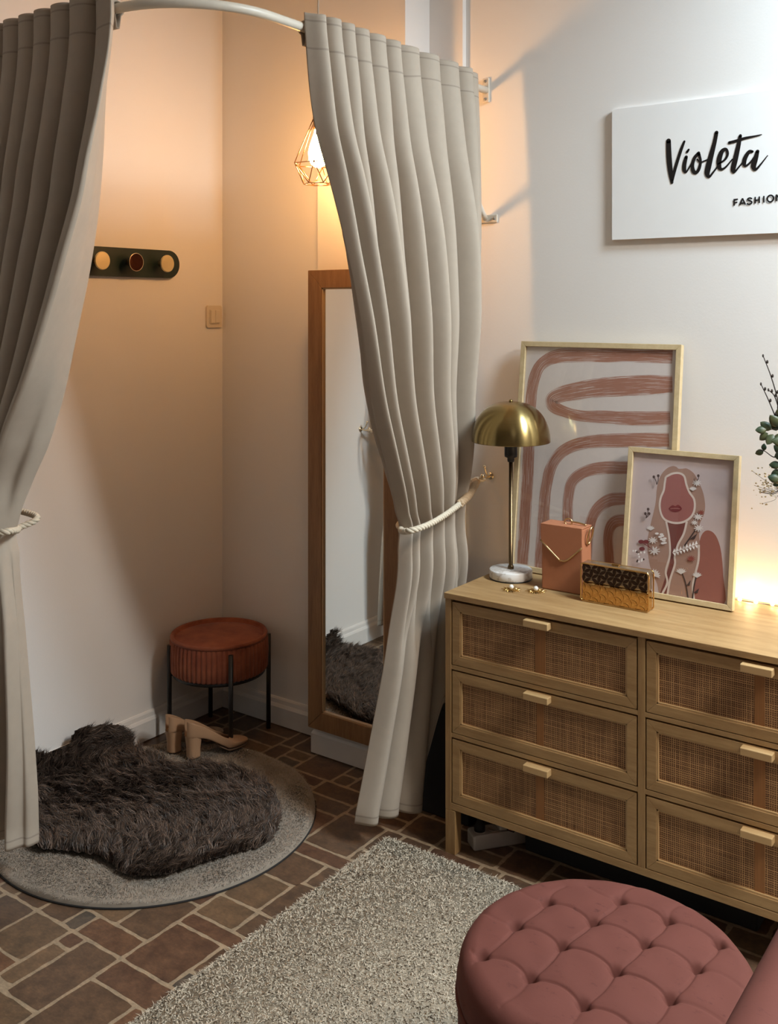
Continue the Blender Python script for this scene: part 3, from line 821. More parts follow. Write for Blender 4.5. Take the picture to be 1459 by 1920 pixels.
# long-haired fur --------------------------------------------------------
def fur_rug():
    XW = XA+.050
    px = [(40, 1530), (50, 1440), (78, 1428), (125, 1412), (142, 1385), (185, 1377), (228, 1380), (250, 1405), (300, 1428), (352, 1436), (420, 1444), (470, 1452), (505, 1475), (524, 1515), (520, 1552), (485, 1580),
          (440, 1594), (400, 1606), (350, 1622), (305, 1638), (262, 1642), (232, 1634), (200, 1610), (160, 1598), (110, 1590), (70, 1585)]
    poly = []
    for a, b in px:
        p = W(a, b, Z=.04)
        if p.x < XW:
            p = W(a, b, X=XW); poly.append((XW-max(0, p.z-.02), p.y))
        else: poly.append((p.x, p.y))
    poly = [tuple(p) for p in smooth_path(poly, 5, True)]
    A = np.array(poly); lo, hi = A.min(0), A.max(0)
    c = A.mean(0)
    r = thing('fur_rug', (c[0], c[1], .02), 'dark brown long-haired faux fur rug bunched against the wall on the round rug', 'fur rug')
    rng = np.random.default_rng(4)
    def samp(n):
        out = []; k = 0
        while k < n:
            q = rng.uniform(lo, hi, (n, 2)); q = q[inside(poly, q[:, 0], q[:, 1])]; out.append(q); k += len(q)
        return np.concatenate(out)[:n]
    def lump(x, y): return .007+.006*np.sin(15*x+3*y)*np.sin(13*y+1)+.004*np.sin(27*x-19*y)
    # pelt
    g = .012; nx = int((hi[0]-lo[0])/g)+2; ny = int((hi[1]-lo[1])/g)+2
    gx, gy = np.meshgrid(lo[0]+g*np.arange(nx), lo[1]+g*np.arange(ny), indexing='ij')
    P, nn, t = roll(gx.ravel(), gy.ravel(), XW, .05, .030)
    P = P+nn*lump(gx.ravel(), gy.ravel())[:, None]
    inn = inside(poly, gx.ravel()+g/2, gy.ravel()+g/2).reshape(nx, ny)
    F = [(i*ny+j, (i+1)*ny+j, (i+1)*ny+j+1, i*ny+j+1) for i in range(nx-1) for j in range(ny-1) if inn[i, j]]
    used = sorted({v for f in F for v in f}); mp = {v: i for i, v in enumerate(used)}
    base = (P[used].tolist(), [tuple(mp[v] for v in f) for f in F], (.05, .036, .028))
    # clumps
    NC = 1500; cc = samp(NC)
    ang = 1.3*np.sin(5*cc[:, 0]+2)+1.5*np.sin(6*cc[:, 1]-3*cc[:, 0])+rng.normal(0, .75, NC)+2.4
    cl = np.stack([np.cos(ang), np.sin(ang)], -1); ct = rng.uniform(.75, 1.25, NC); cL = rng.uniform(.75, 1.25, NC)
    N = 60000; q = samp(N)
    # nearest clump through a coarse grid search in chunks
    idx = np.concatenate([np.argmin(((q[i:i+2000, None]-cc[None])**2).sum(-1), 1) for i in range(0, N, 2000)])
    P, nn, tt = roll(q[:, 0], q[:, 1], XW, .05, .030)
    P = P+nn*lump(q[:, 0], q[:, 1])[:, None]
    d2 = cl[idx]; ty = np.array([0, 1., 0])
    d = unit(d2+rng.normal(0, .22, (N, 2)))
    lean = -tt*d[:, :1]+ty*d[:, 1:]
    pull = (cc[idx]-q); lean = lean*.62+(-tt*pull[:, :1]+ty*pull[:, 1:])*9.0
    lean = np.where((np.linalg.norm(lean, axis=1) > .95)[:, None], unit(lean)*.95, lean)
    L = rng.uniform(.038, .062, N)*cL[idx]
    # hairs at the wall stand up rather than into it
    lean[:, 0] = np.maximum(lean[:, 0], np.where(P[:, 0] < XW+.09, .02, -2))
    sd = unit(np.cross(nn+rng.normal(0, .5, (N, 3)), lean+1e-3))
    k = (rng.uniform(.62, 1.35, N)*ct[idx])[:, None]
    tone = np.where((rng.random(N) < .60)[:, None], np.array([.042, .029, .022]), np.array([.165, .112, .082]))*k
    fur_mesh('long_fur', [strands(P, nn, lean, sd, L, rng.uniform(.0014, .0026, N), tone, 4, unit(rng.normal(0, 1, (N, 3)))*.6)], strand_mat('fur_hair', rough=.5, spec=.4), r, base)
fur_rug()

# cream shag rug -----------------------------------------------------------
def shag():
    x0, x1, y0, y1 = -1.775, .05, .75, 2.445
    r = thing('shag_rug', ((x0+x1)/2, (y0+y1)/2, 0), 'cream rectangular shag rug under the pink ottoman', 'rug')
    rng = np.random.default_rng(8)
    b = MB().box(x0+.006, x1-.006, y0+.006, y1-.006, .001, .014)
    N1, N2 = 105000, 9000
    xa = np.concatenate([rng.uniform(x0, -.62, N1), rng.uniform(-.62, x1, N2)])
    ya = np.concatenate([rng.uniform(1.28, y1, N1), rng.uniform(y0, y1, N2)])
    N = N1+N2
    xa[:2600] = x0+rng.uniform(0, .012, 2600); ya[2600:4200] = y1-rng.uniform(0, .012, 1600)
    P = np.stack([xa, ya, np.full(N, .0125)], -1)
    ang = rng.uniform(0, 2*PI, N)
    lean = np.stack([np.cos(ang), np.sin(ang), 0*ang], -1)*rng.uniform(.4, 1.2, N)[:, None]
    lean[:, 2] -= .45*rng.random(N)
    lean[:2600, 0] -= .35; lean[2600:4200, 1] += .35
    nn = np.tile([0, 0, 1.], (N, 1)); sd = unit(rng.normal(0, 1, (N, 3))*[1, 1, .2])
    k = rng.uniform(.86, 1.1, N)*(1+.05*np.sin(7*xa+3*ya)*np.sin(6*ya))
    tone = np.array([.52, .45, .35])*k[:, None]
    dk = rng.random(N) < .065; P[dk, 2] += .0035; tone[dk] = np.array([.075, .052, .034])*rng.uniform(.7, 1.3, dk.sum())[:, None]
    L = np.where(dk, rng.uniform(.008, .013, N), rng.uniform(.010, .016, N))
    fur_mesh('shag_pile', [strands(P, nn*.5, lean, sd, L, np.where(dk, .0022, rng.uniform(.0040, .0060, N)), tone, 4, 1.5*unit(rng.normal(0, 1, (N, 3))))], strand_mat('shag_yarn', rough=.9, spec=.1), r,
             (b.v, b.f, (.45, .39, .30)))
shag()

# nude heels ------------------------------------------------------------------
m_shoe = plain('nude_patent_leather', (.50, .315, .19), .28, var=.05, coat=.4)
m_insole = plain('shoe_insole', (.42, .30, .20), .7)
m_sole = plain('shoe_outsole', (.22, .14, .09), .6)
def shoe(px, py, ang, mirror, label):
    base = W(px, py, Z=.030); base.z = .0295
    r = thing('high_heel_shoe', base, label, 'shoe', 'pair of nude heels')
    ca, sa = math.cos(ang), math.sin(ang)
    def T(x, y, z): return (base.x+ca*y-sa*x*mirror*-1, base.y+sa*y+ca*x*mirror*-1, base.z+z)
    ys = np.array([0, .004, .012, .03, .06, .09, .12, .14, .150, .158, .17, .19, .21, .225, .234, .238])
    f = lambda a, b: np.interp(ys, a, b)
    sole = f([0, .05, .08, .12, .15, .24], [.070, .066, .054, .026, .008, .006])
    w = f([0, .004, .012, .03, .06, .09, .12, .15, .175, .20, .22, .234, .238], [.010, .018, .025, .029, .029, .027, .030, .037, .0375, .033, .024, .011, .003])
    h = f([0, .01, .03, .06, .09, .12, .15, .19, .22, .238], [.060, .058, .052, .042, .036, .034, .036, .030, .022, .010])
    gap = f([0, .12, .14, .150, .158, .17, .24], [.93, .93, .86, .70, .30, .0, .0])
    curve = .006*np.sin(np.clip(ys/.24, 0, 1)*PI)
    rows = []
    for i in range(len(ys)):
        row = []
        prof = [(-gap[i], 1), (-(gap[i]+(1-gap[i])*.45), 1-.10*(1-gap[i])), (-(gap[i]+(1-gap[i])*.8), 1-.3*(1-gap[i])-.05), (-1, .55), (-.98, .25), (-.9, .05), (-.6, 0), (0, -.0)]
        prof = prof+[(-a, b) for a, b in reversed(prof[:-1])]
        for a, b in prof: row.append(T(a*w[i]+curve[i], ys[i], sole[i]+b*h[i]))
        rows.append(row)
    mb = MB(); mb.grid(rows, uv=False)
    o = mb.build('upper', m_shoe, r); so = o.modifiers.new('leather', 'SOLIDIFY'); so.thickness = .0018; so.offset = -1
    su = o.modifiers.new('soft', 'SUBSURF'); su.levels = su.render_levels = 2
    # insole
    rows = [[T(k*.86*w[i]+curve[i], ys[i], sole[i]+.0045) for k in (-1, -.5, 0, .5, 1)] for i in range(1, 13)]
    mb = MB(); mb.grid(rows, uv=False); mb.build('insole', m_insole, r)
    # block heel
    rows = []
    for z, k in ((0, .86), (.004, .88), (.03, .86), (.055, .98), (.074, 1.06)):
        row = []
        for q in range(24):
            a = 2*PI*q/24; x = .0265*k*math.copysign(abs(math.cos(a))**.7, math.cos(a)); y = .029+.027*k*math.copysign(abs(math.sin(a))**.8, math.sin(a))
            row.append(T(x, y, z))
        rows.append(row)
    mb = MB(); mb.grid(rows, closed_u=True, uv=False); mb.f.append(tuple(range(23, -1, -1))); mb.m.append(0); mb.smooth.append(False)
    mb.build('block_heel', m_shoe, r)
    rows = [[T(k*.9*w[i]+curve[i], ys[i], sole[i]-.0035) for k in (-1, 0, 1)] for i in range(6, 15)]
    mb = MB(); mb.grid(rows, uv=False); o = mb.build('outsole', m_sole, r); o.modifiers.new('t', 'SOLIDIFY').thickness = .003
shoe(348, 1421, math.radians(70), 1, 'nude patent block-heel shoe, nearer one of the pair by the stool leg')
shoe(313, 1411, math.radians(80), -1, 'nude patent block-heel shoe, the one of the pair closer to the wall')
# ------------------------------------------------------------------ rattan dresser
m_oak = wood('pale_oak', (.44, .285, .130), (.27, .150, .056), (1.0, 9, 9), .48)
m_oakv = wood('pale_oak_upright', (.41, .26, .112), (.25, .138, .052), (9, 9, 1.0), .48)
m_bead = plain('oak_bead', (.49, .32, .15), .45)
DX0, DX1, DY0, DY1, DTOP = -1.606, -.400, 2.500, 2.945, .765
def rattan():
    t = NT('woven_rattan')
    tc = t.coord((1, 1, 1))
    sx = t.n('ShaderNodeSeparateXYZ', {0: tc}); x, z = sx.outputs[0], sx.outputs[2]
    def lines(c, per, wv):
        f = t.math('SINE', t.math('MULTIPLY', c, 2*PI/per))
        return t.ramp(t.math('MULTIPLY', t.math('ADD', f, 1.0), .5), [(wv-.12, (0, 0, 0)), (wv+.12, (1, 1, 1))])
    jx = t.math('MULTIPLY', t.math('SUBTRACT', t.noise(t.coord((3, 3, 60)), 3, 2), .5), .003)
    jz = t.math('MULTIPLY', t.math('SUBTRACT', t.noise(t.coord((60, 3, 3)), 3, 2), .5), .003)
    a = lines(t.math('ADD', x, jx), .0054, .70); b = lines(t.math('ADD', z, jz), .0054, .70)
    va = t.noise(t.coord((90, 1, 2)), 3, 2); vb = t.noise(t.coord((2, 1, 90)), 3, 2)
    va = t.ramp(va, [(.30, (.12, .12, .12)), (.68, (1, 1, 1))]); vb = t.ramp(vb, [(.30, (.15, .15, .15)), (.66, (1, 1, 1))])
    m = t.math('MAXIMUM', t.math('MULTIPLY', a, va), t.math('MULTIPLY', b, vb))
    big = t.noise(t.coord(), 9, 3)
    dk = t.mix(big, (.070, .022, .006), (.115, .042, .012))
    lt = t.mix(big, (.50, .27, .105), (.62, .37, .165))
    t.set(Base_Color=t.mix(m, dk, lt), Roughness=.6)
    t.bump(m, .5, .0015)
    return t.mat
m_rat = rattan()
m_rat2 = plain('rattan_backing_strip', (.27, .115, .034), .6, var=.45, scale=9, stretch=(60, 1, .6))
m_dark = plain('drawer_gap_shade', (.03, .018, .01), .7)  # drawer boxes coloured near-black, putting the shade of the gaps into them

def dresser():
    r = thing('rattan_dresser', ((DX0+DX1)/2, (DY0+DY1)/2, 0), 'pale wooden six-drawer dresser with woven rattan fronts', 'dresser')
    zb = .150; th = .020; xm = (DX0+DX1)/2
    MB().box(DX0-.001, DX1+.001, DY0-.006, DY1, DTOP-.017, DTOP).build('top_board', m_oak, r, bevel=.0015)
    zt = DTOP-.017
    for x0 in (DX0, DX1-th):
        MB().box(x0, x0+th, DY0, DY1-.002, zb-.022, zt).build('side_panel', m_oakv, r, bevel=.001)
    MB().box(xm-.010, xm+.010, DY0+.001, DY1-.01, zb, zt).build('centre_divider', m_oakv, r, bevel=.001)
    MB().box(DX0+th, DX1-th, DY0+.001, DY1-.01, zb-.020, zb).build('bottom_board', m_oak, r, bevel=.001)
    MB().box(DX0+th, DX1-th, DY1-.010, DY1-.004, zb, zt).build('back_panel', m_oak, r)
    for x0 in (DX0, DX1-.034):
        for y0 in (DY0, DY1-.036):
            MB().box(x0, x0+.034, y0, y0+.034, 0, zb-.022).build('leg', m_oakv, r, bevel=.0015)
    H = (zt-zb)/3
    for c, (xa, xb) in enumerate(((DX0+th, xm-.010), (xm+.010, DX1-th))):
        for k in range(3):
            z0 = zb+k*H
            if k:
                MB().box(xa, xb, DY0+.001, DY0+.30, z0-.006, z0+.006).build('drawer_rail', m_oak, r)
            dz0, dz1 = z0+(.008 if k else .002), z0+H-(.011 if k < 2 else .008)
            a0, a1 = xa+.0035, xb-.0035
            fw = .026; yf = DY0+.0015; yb = DY0+.020
            dr = MB().box(a0+.006, a1-.006, yb, DY0+.36, dz0+.008, dz1-.012).build('drawer', m_dark, r)
            O = parent_origin(dr)
            def bar(pts): return MB().prism([Vector(p) for p in pts], (0, yb-yf, 0))
            mb = MB()
            for pts in ([(a0, yf, dz0), (a1, yf, dz0), (a1-fw, yf, dz0+fw), (a0+fw, yf, dz0+fw)], [(a0, yf, dz1), (a0+fw, yf, dz1-fw), (a1-fw, yf, dz1-fw), (a1, yf, dz1)],
                        [(a0, yf, dz0), (a0+fw, yf, dz0+fw), (a0+fw, yf, dz1-fw), (a0, yf, dz1)], [(a1, yf, dz0), (a1, yf, dz1), (a1-fw, yf, dz1-fw), (a1-fw, yf, dz0+fw)]):
                q = bar(pts); mb.add(q.v, q.f)
            mb.build('drawer_frame', m_oak, dr, origin=O, bevel=.001)
            i0, i1, j0, j1 = a0+fw, a1-fw, dz0+fw, dz1-fw; t = .005
            mb = MB()
            mb.box(i0, i1, yf+.003, yf+.010, j0, j0+t); mb.box(i0, i1, yf+.003, yf+.010, j1-t, j1)
            mb.box(i0, i0+t, yf+.003, yf+.010, j0, j1); mb.box(i1-t, i1, yf+.003, yf+.010, j0, j1)
            mb.build('inner_bead', m_bead, dr, origin=O, bevel=.0008)
            xc = (a0+a1)/2; yp = yf+.008
            mb = MB(); xs = [i0, xc-.020, xc+.018, i1]
            for q in range(3):
                mb.add([(xs[q], yp, j0), (xs[q+1], yp, j0), (xs[q+1], yp, j1), (xs[q], yp, j1), (xs[q], yp+.003, j0), (xs[q+1], yp+.003, j0), (xs[q+1], yp+.003, j1), (xs[q], yp+.003, j1)],
                       [(0, 1, 2, 3), (5, 4, 7, 6), (0, 4, 5, 1), (3, 2, 6, 7)], 0)
            mb.build('rattan_panel', [m_rat, m_rat2], dr, origin=O)
            # strip of solid cane that shows through the weave below the handle
            mb = MB()
            rn = random.Random(k+5*c)
            wd = (.013, .011, .016, .012, .014, .012)[k+3*c]
            mb.box(xc-wd, xc+wd, yp-.0008, yp+.001, j0+t, j1-t)
            mb.build('cane_strip', m_rat2, dr, origin=O)
            hz = dz1-.013
            mb = MB().box(xc-.038, xc+.038, yf-.024, yf+.001, hz-.008, hz+.011)
            mb.build('handle', m_bead, dr, origin=O, bevel=.002)
dresser()

# things under and beside the dresser ------------------------------------------
m_blk = plain('black_matt_board', (.006, .006, .007), .7, var=.2)
m_wp = plain('white_plastic', (.50, .47, .43), .45, var=.04)
def black_box(name, x0, x1, y0, y1, h, label, cat, lid=True):
    r = thing(name, ((x0+x1)/2, (y0+y1)/2, 0), label, cat)
    MB().box(x0, x1, y0, y1, .001, h-.03 if lid else h).build('box_body', m_blk, r, bevel=.004)
    if lid: MB().box(x0-.003, x1+.003, y0-.003, y1+.003, h-.03, h).build('lid', m_blk, r, bevel=.004)
black_box('storage_box', -1.915, -1.622, 2.66, 2.915, .372, 'black box beside the dresser with the curtain hem resting on it', 'box')
black_box('storage_case', -1.42, -.75, 2.645, 2.90, .118, 'black flat case on the floor under the dresser', 'case', False)
def power():
    a, b = Vector((-1.560, 2.565, 0)), Vector((-1.455, 2.700, 0))
    d = (b-a).normalized(); n = Vector((-d.y, d.x, 0))
    r = thing('power_strip', (a+b)/2, 'white power strip with a plug under the dresser corner', 'power strip')
    def ob(c0, c1, hw, z0, z1):
        p0, p1 = a+d*c0, a+d*c1
        return MB().prism([p0-n*hw+Vector((0, 0, z0)), p1-n*hw+Vector((0, 0, z0)), p1+n*hw+Vector((0, 0, z0)), p0+n*hw+Vector((0, 0, z0))], (0, 0, z1-z0))
    L = (b-a).length
    ob(0, L, .028, .001, .045).build('strip_body', m_wp, r, bevel=.006)
    for k in range(3):
        c = a+d*(.03+k*.045)
        MB().lathe([(.018, .0445), (.018, .0465), (.016, .0465), (.0155, .0452)], 24, (c.x, c.y, 0)).build('socket', m_wp, r)
    c = a+d*.03
    t = thing('power_plug', (c.x, c.y, .0465), 'black plug standing in the power strip', 'plug')
    MB().lathe([(.0165, .0466), (.0165, .060), (.010, .068), (.007, .095)], 20, (c.x, c.y, 0)).build('plug_body', m_blk, t)
    MB().tube(smooth_path([(c.x, c.y, .092), (c.x+.004, c.y+.01, .112), (c.x-.0, c.y+.05, .116), (c.x-.02, c.y+.12, .08), (c.x-.03, c.y+.2, .02)], 6), .0032, 8).build('cable', m_blk, t)
    c = a+d*.115
    t = thing('charger', (c.x, c.y, .0465), 'white block charger plugged into the power strip', 'charger')
    p = [c+d*sx*.030+n*sy*.022+Vector((0, 0, .0466)) for sx, sy in ((-1, -1), (1, -1), (1, 1), (-1, 1))]
    MB().prism(p, (0, 0, .066)).build('charger_body', m_wp, t, bevel=.003)
    MB().tube(smooth_path([c+Vector((0, 0, .11)), c+Vector((.01, .02, .122)), c+Vector((.0, .09, .09)), c+Vector((-.01, .15, .02))], 6), .0025, 8).build('cable', m_wp, t)
    c = W(956, 1553, Y=2.60)
    t = thing('indicator_switch', (c.x, c.y, c.z), 'tiny red indicator light of a cord under the dresser', 'indicator light')
    MB().box(c.x-.012, c.x+.012, c.y+.002, c.y+.018, c.z-.012, c.z+.012).build('switch_body', m_blk, t, bevel=.003)
    MB().tube(smooth_path([(c.x, c.y+.01, c.z), (c.x+.01, c.y+.05, c.z-.03), (c.x-.02, c.y+.09, .04), (c.x-.04, c.y+.14, .005)], 6), .0025, 8).build('cord', m_blk, t)
    MB().sphere((c.x, c.y, c.z), .0035, 10).build('red_lamp', emissive('red_led', (1, .05, .02), 4), t)
power()

# ------------------------------------------------------------------ table lamp
def table_lamp():
    b = W(958, 1080, Z=DTOP); k = Vector((b.x, b.y, DTOP)); d = (Vector((0, 0, EYE))-k); d.z = 0; d.normalize()
    c = k+d*.025
    r = thing('table_lamp', c, 'brass dome table lamp with white marble base', 'table lamp')
    m_mar = NT('white_marble'); nz = m_mar.noise(m_mar.coord(), 14, 8, .7)
    m_mar.set(Base_Color=m_mar.mix(m_mar.ramp(nz, [(.46, (0, 0, 0)), (.5, (1, 1, 1)), (.54, (0, 0, 0))]), (.74, .72, .69), (.50, .45, .40)), Roughness=.3)
    t = NT('brushed_brass_shade'); st = t.noise(t.coord((3, 3, 90)), 12, 3)
    t.set(Base_Color=t.mix(st, (.27, .195, .075), (.36, .265, .11)), Metallic=1.0, Roughness=.24)
    t.b.inputs['Anisotropic'].default_value = .8; t.b.inputs['Anisotropic Rotation'].default_value = .25
    t.link(t.n('ShaderNodeTangent', direction_type='RADIAL', axis='Z').outputs[0], t.b.inputs['Tangent'])
    t.bump(st, .04, .0005)
    m_br = t.mat
    m_ant = plain('antique_bronze', (.16, .105, .055), .35, 1.0, var=.15)
    m_bk = plain('black_socket', (.01, .01, .01), .4)
    P = (c.x, c.y, DTOP)
    MB().lathe([(.0655, .0), (.0665, .002), (.0665, .003)], 64, P).build('felt_pad', m_bk, r)
    MB().lathe([(.064, .003), (.066, .005), (.066, .027), (.0645, .029), (.001, .0292)], 64, P).build('marble_base', m_mar.mat, r)
    MB().lathe([(.009, .029), (.0095, .031), (.0095, .036), (.0075, .040), (.0065, .041), (.0062, .375)], 24, P).build('stem', m_ant, r)
    MB().lathe([(.010, .360), (.011, .366), (.011, .372), (.0195, .376), (.020, .384), (.020, .412), (.0225, .414), (.0225, .428), (.018, .430)], 32, P).build('bulb_socket', m_bk, r)
    R = .1215; zr = .424; prof = []
    for a in np.linspace(0, PI/2, 22): prof.append((R*math.cos(a)**.76+1e-4, zr+.122*math.sin(a)))
    inn = [(max(1e-4, q-.0016), h-.0016) for q, h in prof[::-1]]
    full = prof[::1]
    mb = MB(); n = 96; rows = [[(P[0]+q*math.cos(2*PI*k/n), P[1]+q*math.sin(2*PI*k/n), P[2]+h) for k in range(n)] for q, h in inn[::1][0:0]+prof+inn]
    mb.grid(rows, closed_u=True, uv=False); mb.grid([rows[-1], rows[0]], closed_u=True, uv=False)
    mb.build('dome_shade', m_br, r)
    MB().lathe([(.006, zr+.119), (.006, zr+.126), (.003, zr+.129)], 16, P).build('finial', m_br, r)
table_lamp()

# ------------------------------------------------------------------ handbags, earrings
def handbag():
    m_l = plain('dusty_rose_leather', (.40, .155, .075), .55, var=.06, scale=40, bump=.12, bscale=350)
    m_t = plain('gold_trim', (.62, .43, .22), .3, 1.0)
    x0, x1, y0, y1, z0, z1 = -1.394, -1.262, 2.700, 2.762, DTOP, .957
    r = thing('rose_handbag', ((x0+x1)/2, (y0+y1)/2, z0), 'dusty rose leather box handbag with V flap and ring handle', 'handbag')
    MB().box(x0, x1, y0, y1, z0+.0005, z1).build('bag_body', m_l, r, bevel=.004, seg=3)
    w = x1-x0
    prof = [(x0-.001, z1+.001), (x1+.001, z1+.001), (x1+.001, z1-.052), (x0+w*.66, z1-.094), (x0+w*.50, z1-.098), (x0+w*.44, z1-.095), (x0-.001, z1-.046)]
    fl = MB().prism([Vector((x, y0-.0045, z)) for x, z in prof], (0, .004, 0)); fl.box(x0-.001, x1+.001, y0-.0045, y1+.001, z1, z1+.0035)
    f = fl.build('flap', m_l, r, bevel=.0012)
    e = [Vector((x, y0-.0052, z)) for x, z in (prof[2], prof[3], prof[4], prof[5], prof[6])]
    MB().tube(smooth_path(e, 3), .0028, 8).build('flap_trim', m_t, f, origin=parent_origin(f))
    # chain clip and ring handle
    cx, cy = x0+w*.55, (y0+y1)/2
    mb = MB(); mb.tube([(cx+.012*math.cos(a), cy, z1+.010+.010*math.sin(a)) for a in np.linspace(0, 2*PI, 20, endpoint=False)], .0026, 8, closed=True)
    mb.build('top_ring', m_t, r)
    MB().tube(smooth_path([(cx+.008, cy, z1+.012), (cx+.035, cy+.004, z1+.010), (x1-.004, cy+.004, z1+.006)], 6), .0026, 8).build('link_bar', m_t, r)
    c = Vector((x1+.004, cy, z1-.022)); R = .026
    MB().tube([c+Vector((.0065*math.sin(a)+.006, R*.55*math.cos(a), R*math.sin(a))) for a in np.linspace(0, 2*PI, 30, endpoint=False)], .0028, 8, closed=True).build('ring_handle', m_t, r)
handbag()

def clutch():
    m_g = plain('polished_gold', (.66, .42, .17), .10, 1.0, var=.05)
    m_d = plain('dark_amber_resin', (.055, .026, .012), .18, .6, var=.2, coat=.5)
    m_p = plain('gold_petal', (.58, .34, .13), .18, 1.0, var=.1)
    m_u = plain('smoky_gold', (.40, .31, .21), .25, .8, var=.1)
    x0, x1, y0, y1, z0, z1 = -1.246, -1.041, 2.650, 2.690, DTOP, .876
    r = thing('gold_clutch', ((x0+x1)/2, (y0+y1)/2, z0), 'gold and amber box clutch with a flower lattice front', 'clutch bag')
    h = (z1-z0)/2; zm = z0+h
    MB().box(x0+.004, x1-.004, y0+.004, y1-.004, z0+.0005, zm).build('lower_shell', m_g, r, bevel=.005, seg=3)
    MB().box(x0+.004, x1-.004, y0+.004, y1-.004, zm, z1).build('upper_shell', m_u, r, bevel=.005, seg=3)
    # frame edges
    mb = MB()
    for y in (y0+.002, y1-.002):
        pts = []
        for sx, sz, a0 in ((1, 1, 0), (-1, 1, PI/2), (-1, -1, PI), (1, -1, 1.5*PI)):
            cx_ = (x1-.010 if sx > 0 else x0+.010); cz_ = (z1-.010 if sz > 0 else z0+.0105)
            pts += [(cx_+.008*math.cos(a), y, cz_+.008*math.sin(a)) for a in np.linspace(a0, a0+PI/2, 6)]
        mb.tube(pts, .0022, 8, closed=True)
    mb.build('edge_frame', m_g, r)
    # flower lattice: a lens on every edge of a triangular lattice
    up, lo = MB(), MB(); A = .027; yy = y0+.0022
    def petal(mb, p, q):
        p, q = Vector(p), Vector(q); d = q-p; nrm = Vector((-d.z, 0, d.x)); p, q = p+d*.06, q-d*.06; d = q-p
        pts = [p+d*t+nrm*(.175*math.sin(PI*t)**.9) for t in np.linspace(0, 1, 9)]+[p+d*t-nrm*(.175*math.sin(PI*t)**.9) for t in np.linspace(1, 0, 9)[1:-1]]
        mb.prism(pts, (0, .0022, 0))
    cols = 9; cw = (x1-x0-.020)/(cols-1)
    for half, mb in ((0, up), (1, lo)):
        zb0 = zm+.0008 if half == 0 else zm-.0548
        pt = lambda c, n: Vector((x0+.010+c*cw, yy, zb0+(n+(.5 if c % 2 else 0))*A*.98+(.0 if half == 0 else .001)))
        for c in range(cols):
            for n in range(0, 3):
                P0 = pt(c, n); ok = lambda q: zb0-.001 < q.z < zb0+.0548 and q.x < x1-.006
                for q in (pt(c, n+1), pt(c+1, n), pt(c+1, n-1 if c % 2 == 0 else n+1)):
                    if ok(P0) and ok(q): petal(mb, P0, q)
    up.build('petal_lattice', m_d, r)['label'] = 'dark amber petals on smoky gold'
    lo.build('petal_lattice', m_p, r)['label'] = 'gold petals on gold'
    MB().box((x0+x1)/2-.012, (x0+x1)/2+.010, y0+.012, y0+.024, z1, z1+.007).build('clasp', m_g, r, bevel=.002)
clutch()

def earring(px, py, rot, label):
    m_g = bpy.data.materials.get('gold_ray') or plain('gold_ray', (.75, .50, .18), .2, 1.0)
    m_pl = bpy.data.materials.get('pearl') or plain('pearl', (.80, .76, .70), .15, 0, coat=.6)
    c = W(px, py, Z=DTOP); r = thing('sunburst_earring', c, label, 'earring', 'pair of sunburst earrings')
    rd = random.Random(px); mb = MB()
    mb.lathe([(.010, .002), (.011, .004), (.004, .005)], 20, (c.x, c.y, DTOP))
    for k in range(20):
        a = rot+2*PI*k/20; L = (.031 if k % 2 else .024)*rd.uniform(.92, 1.05)
        mb.tube([(c.x+.006*math.cos(a), c.y+.006*math.sin(a), DTOP+.003), (c.x+L*math.cos(a), c.y+L*math.sin(a), DTOP+.0015+.002)], [.0024, .0008], 6)
    mb.build('rays', m_g, r)
    MB().sphere((c.x, c.y, DTOP+.0105), .0072, 12).build('pearl_bead', m_pl, r)
earring(959, 1107, .1, 'gold sunburst earring with pearl, nearest to the marble lamp base')
earring(1005, 1110, .3, 'gold sunburst earring with pearl, nearest to the rose handbag')
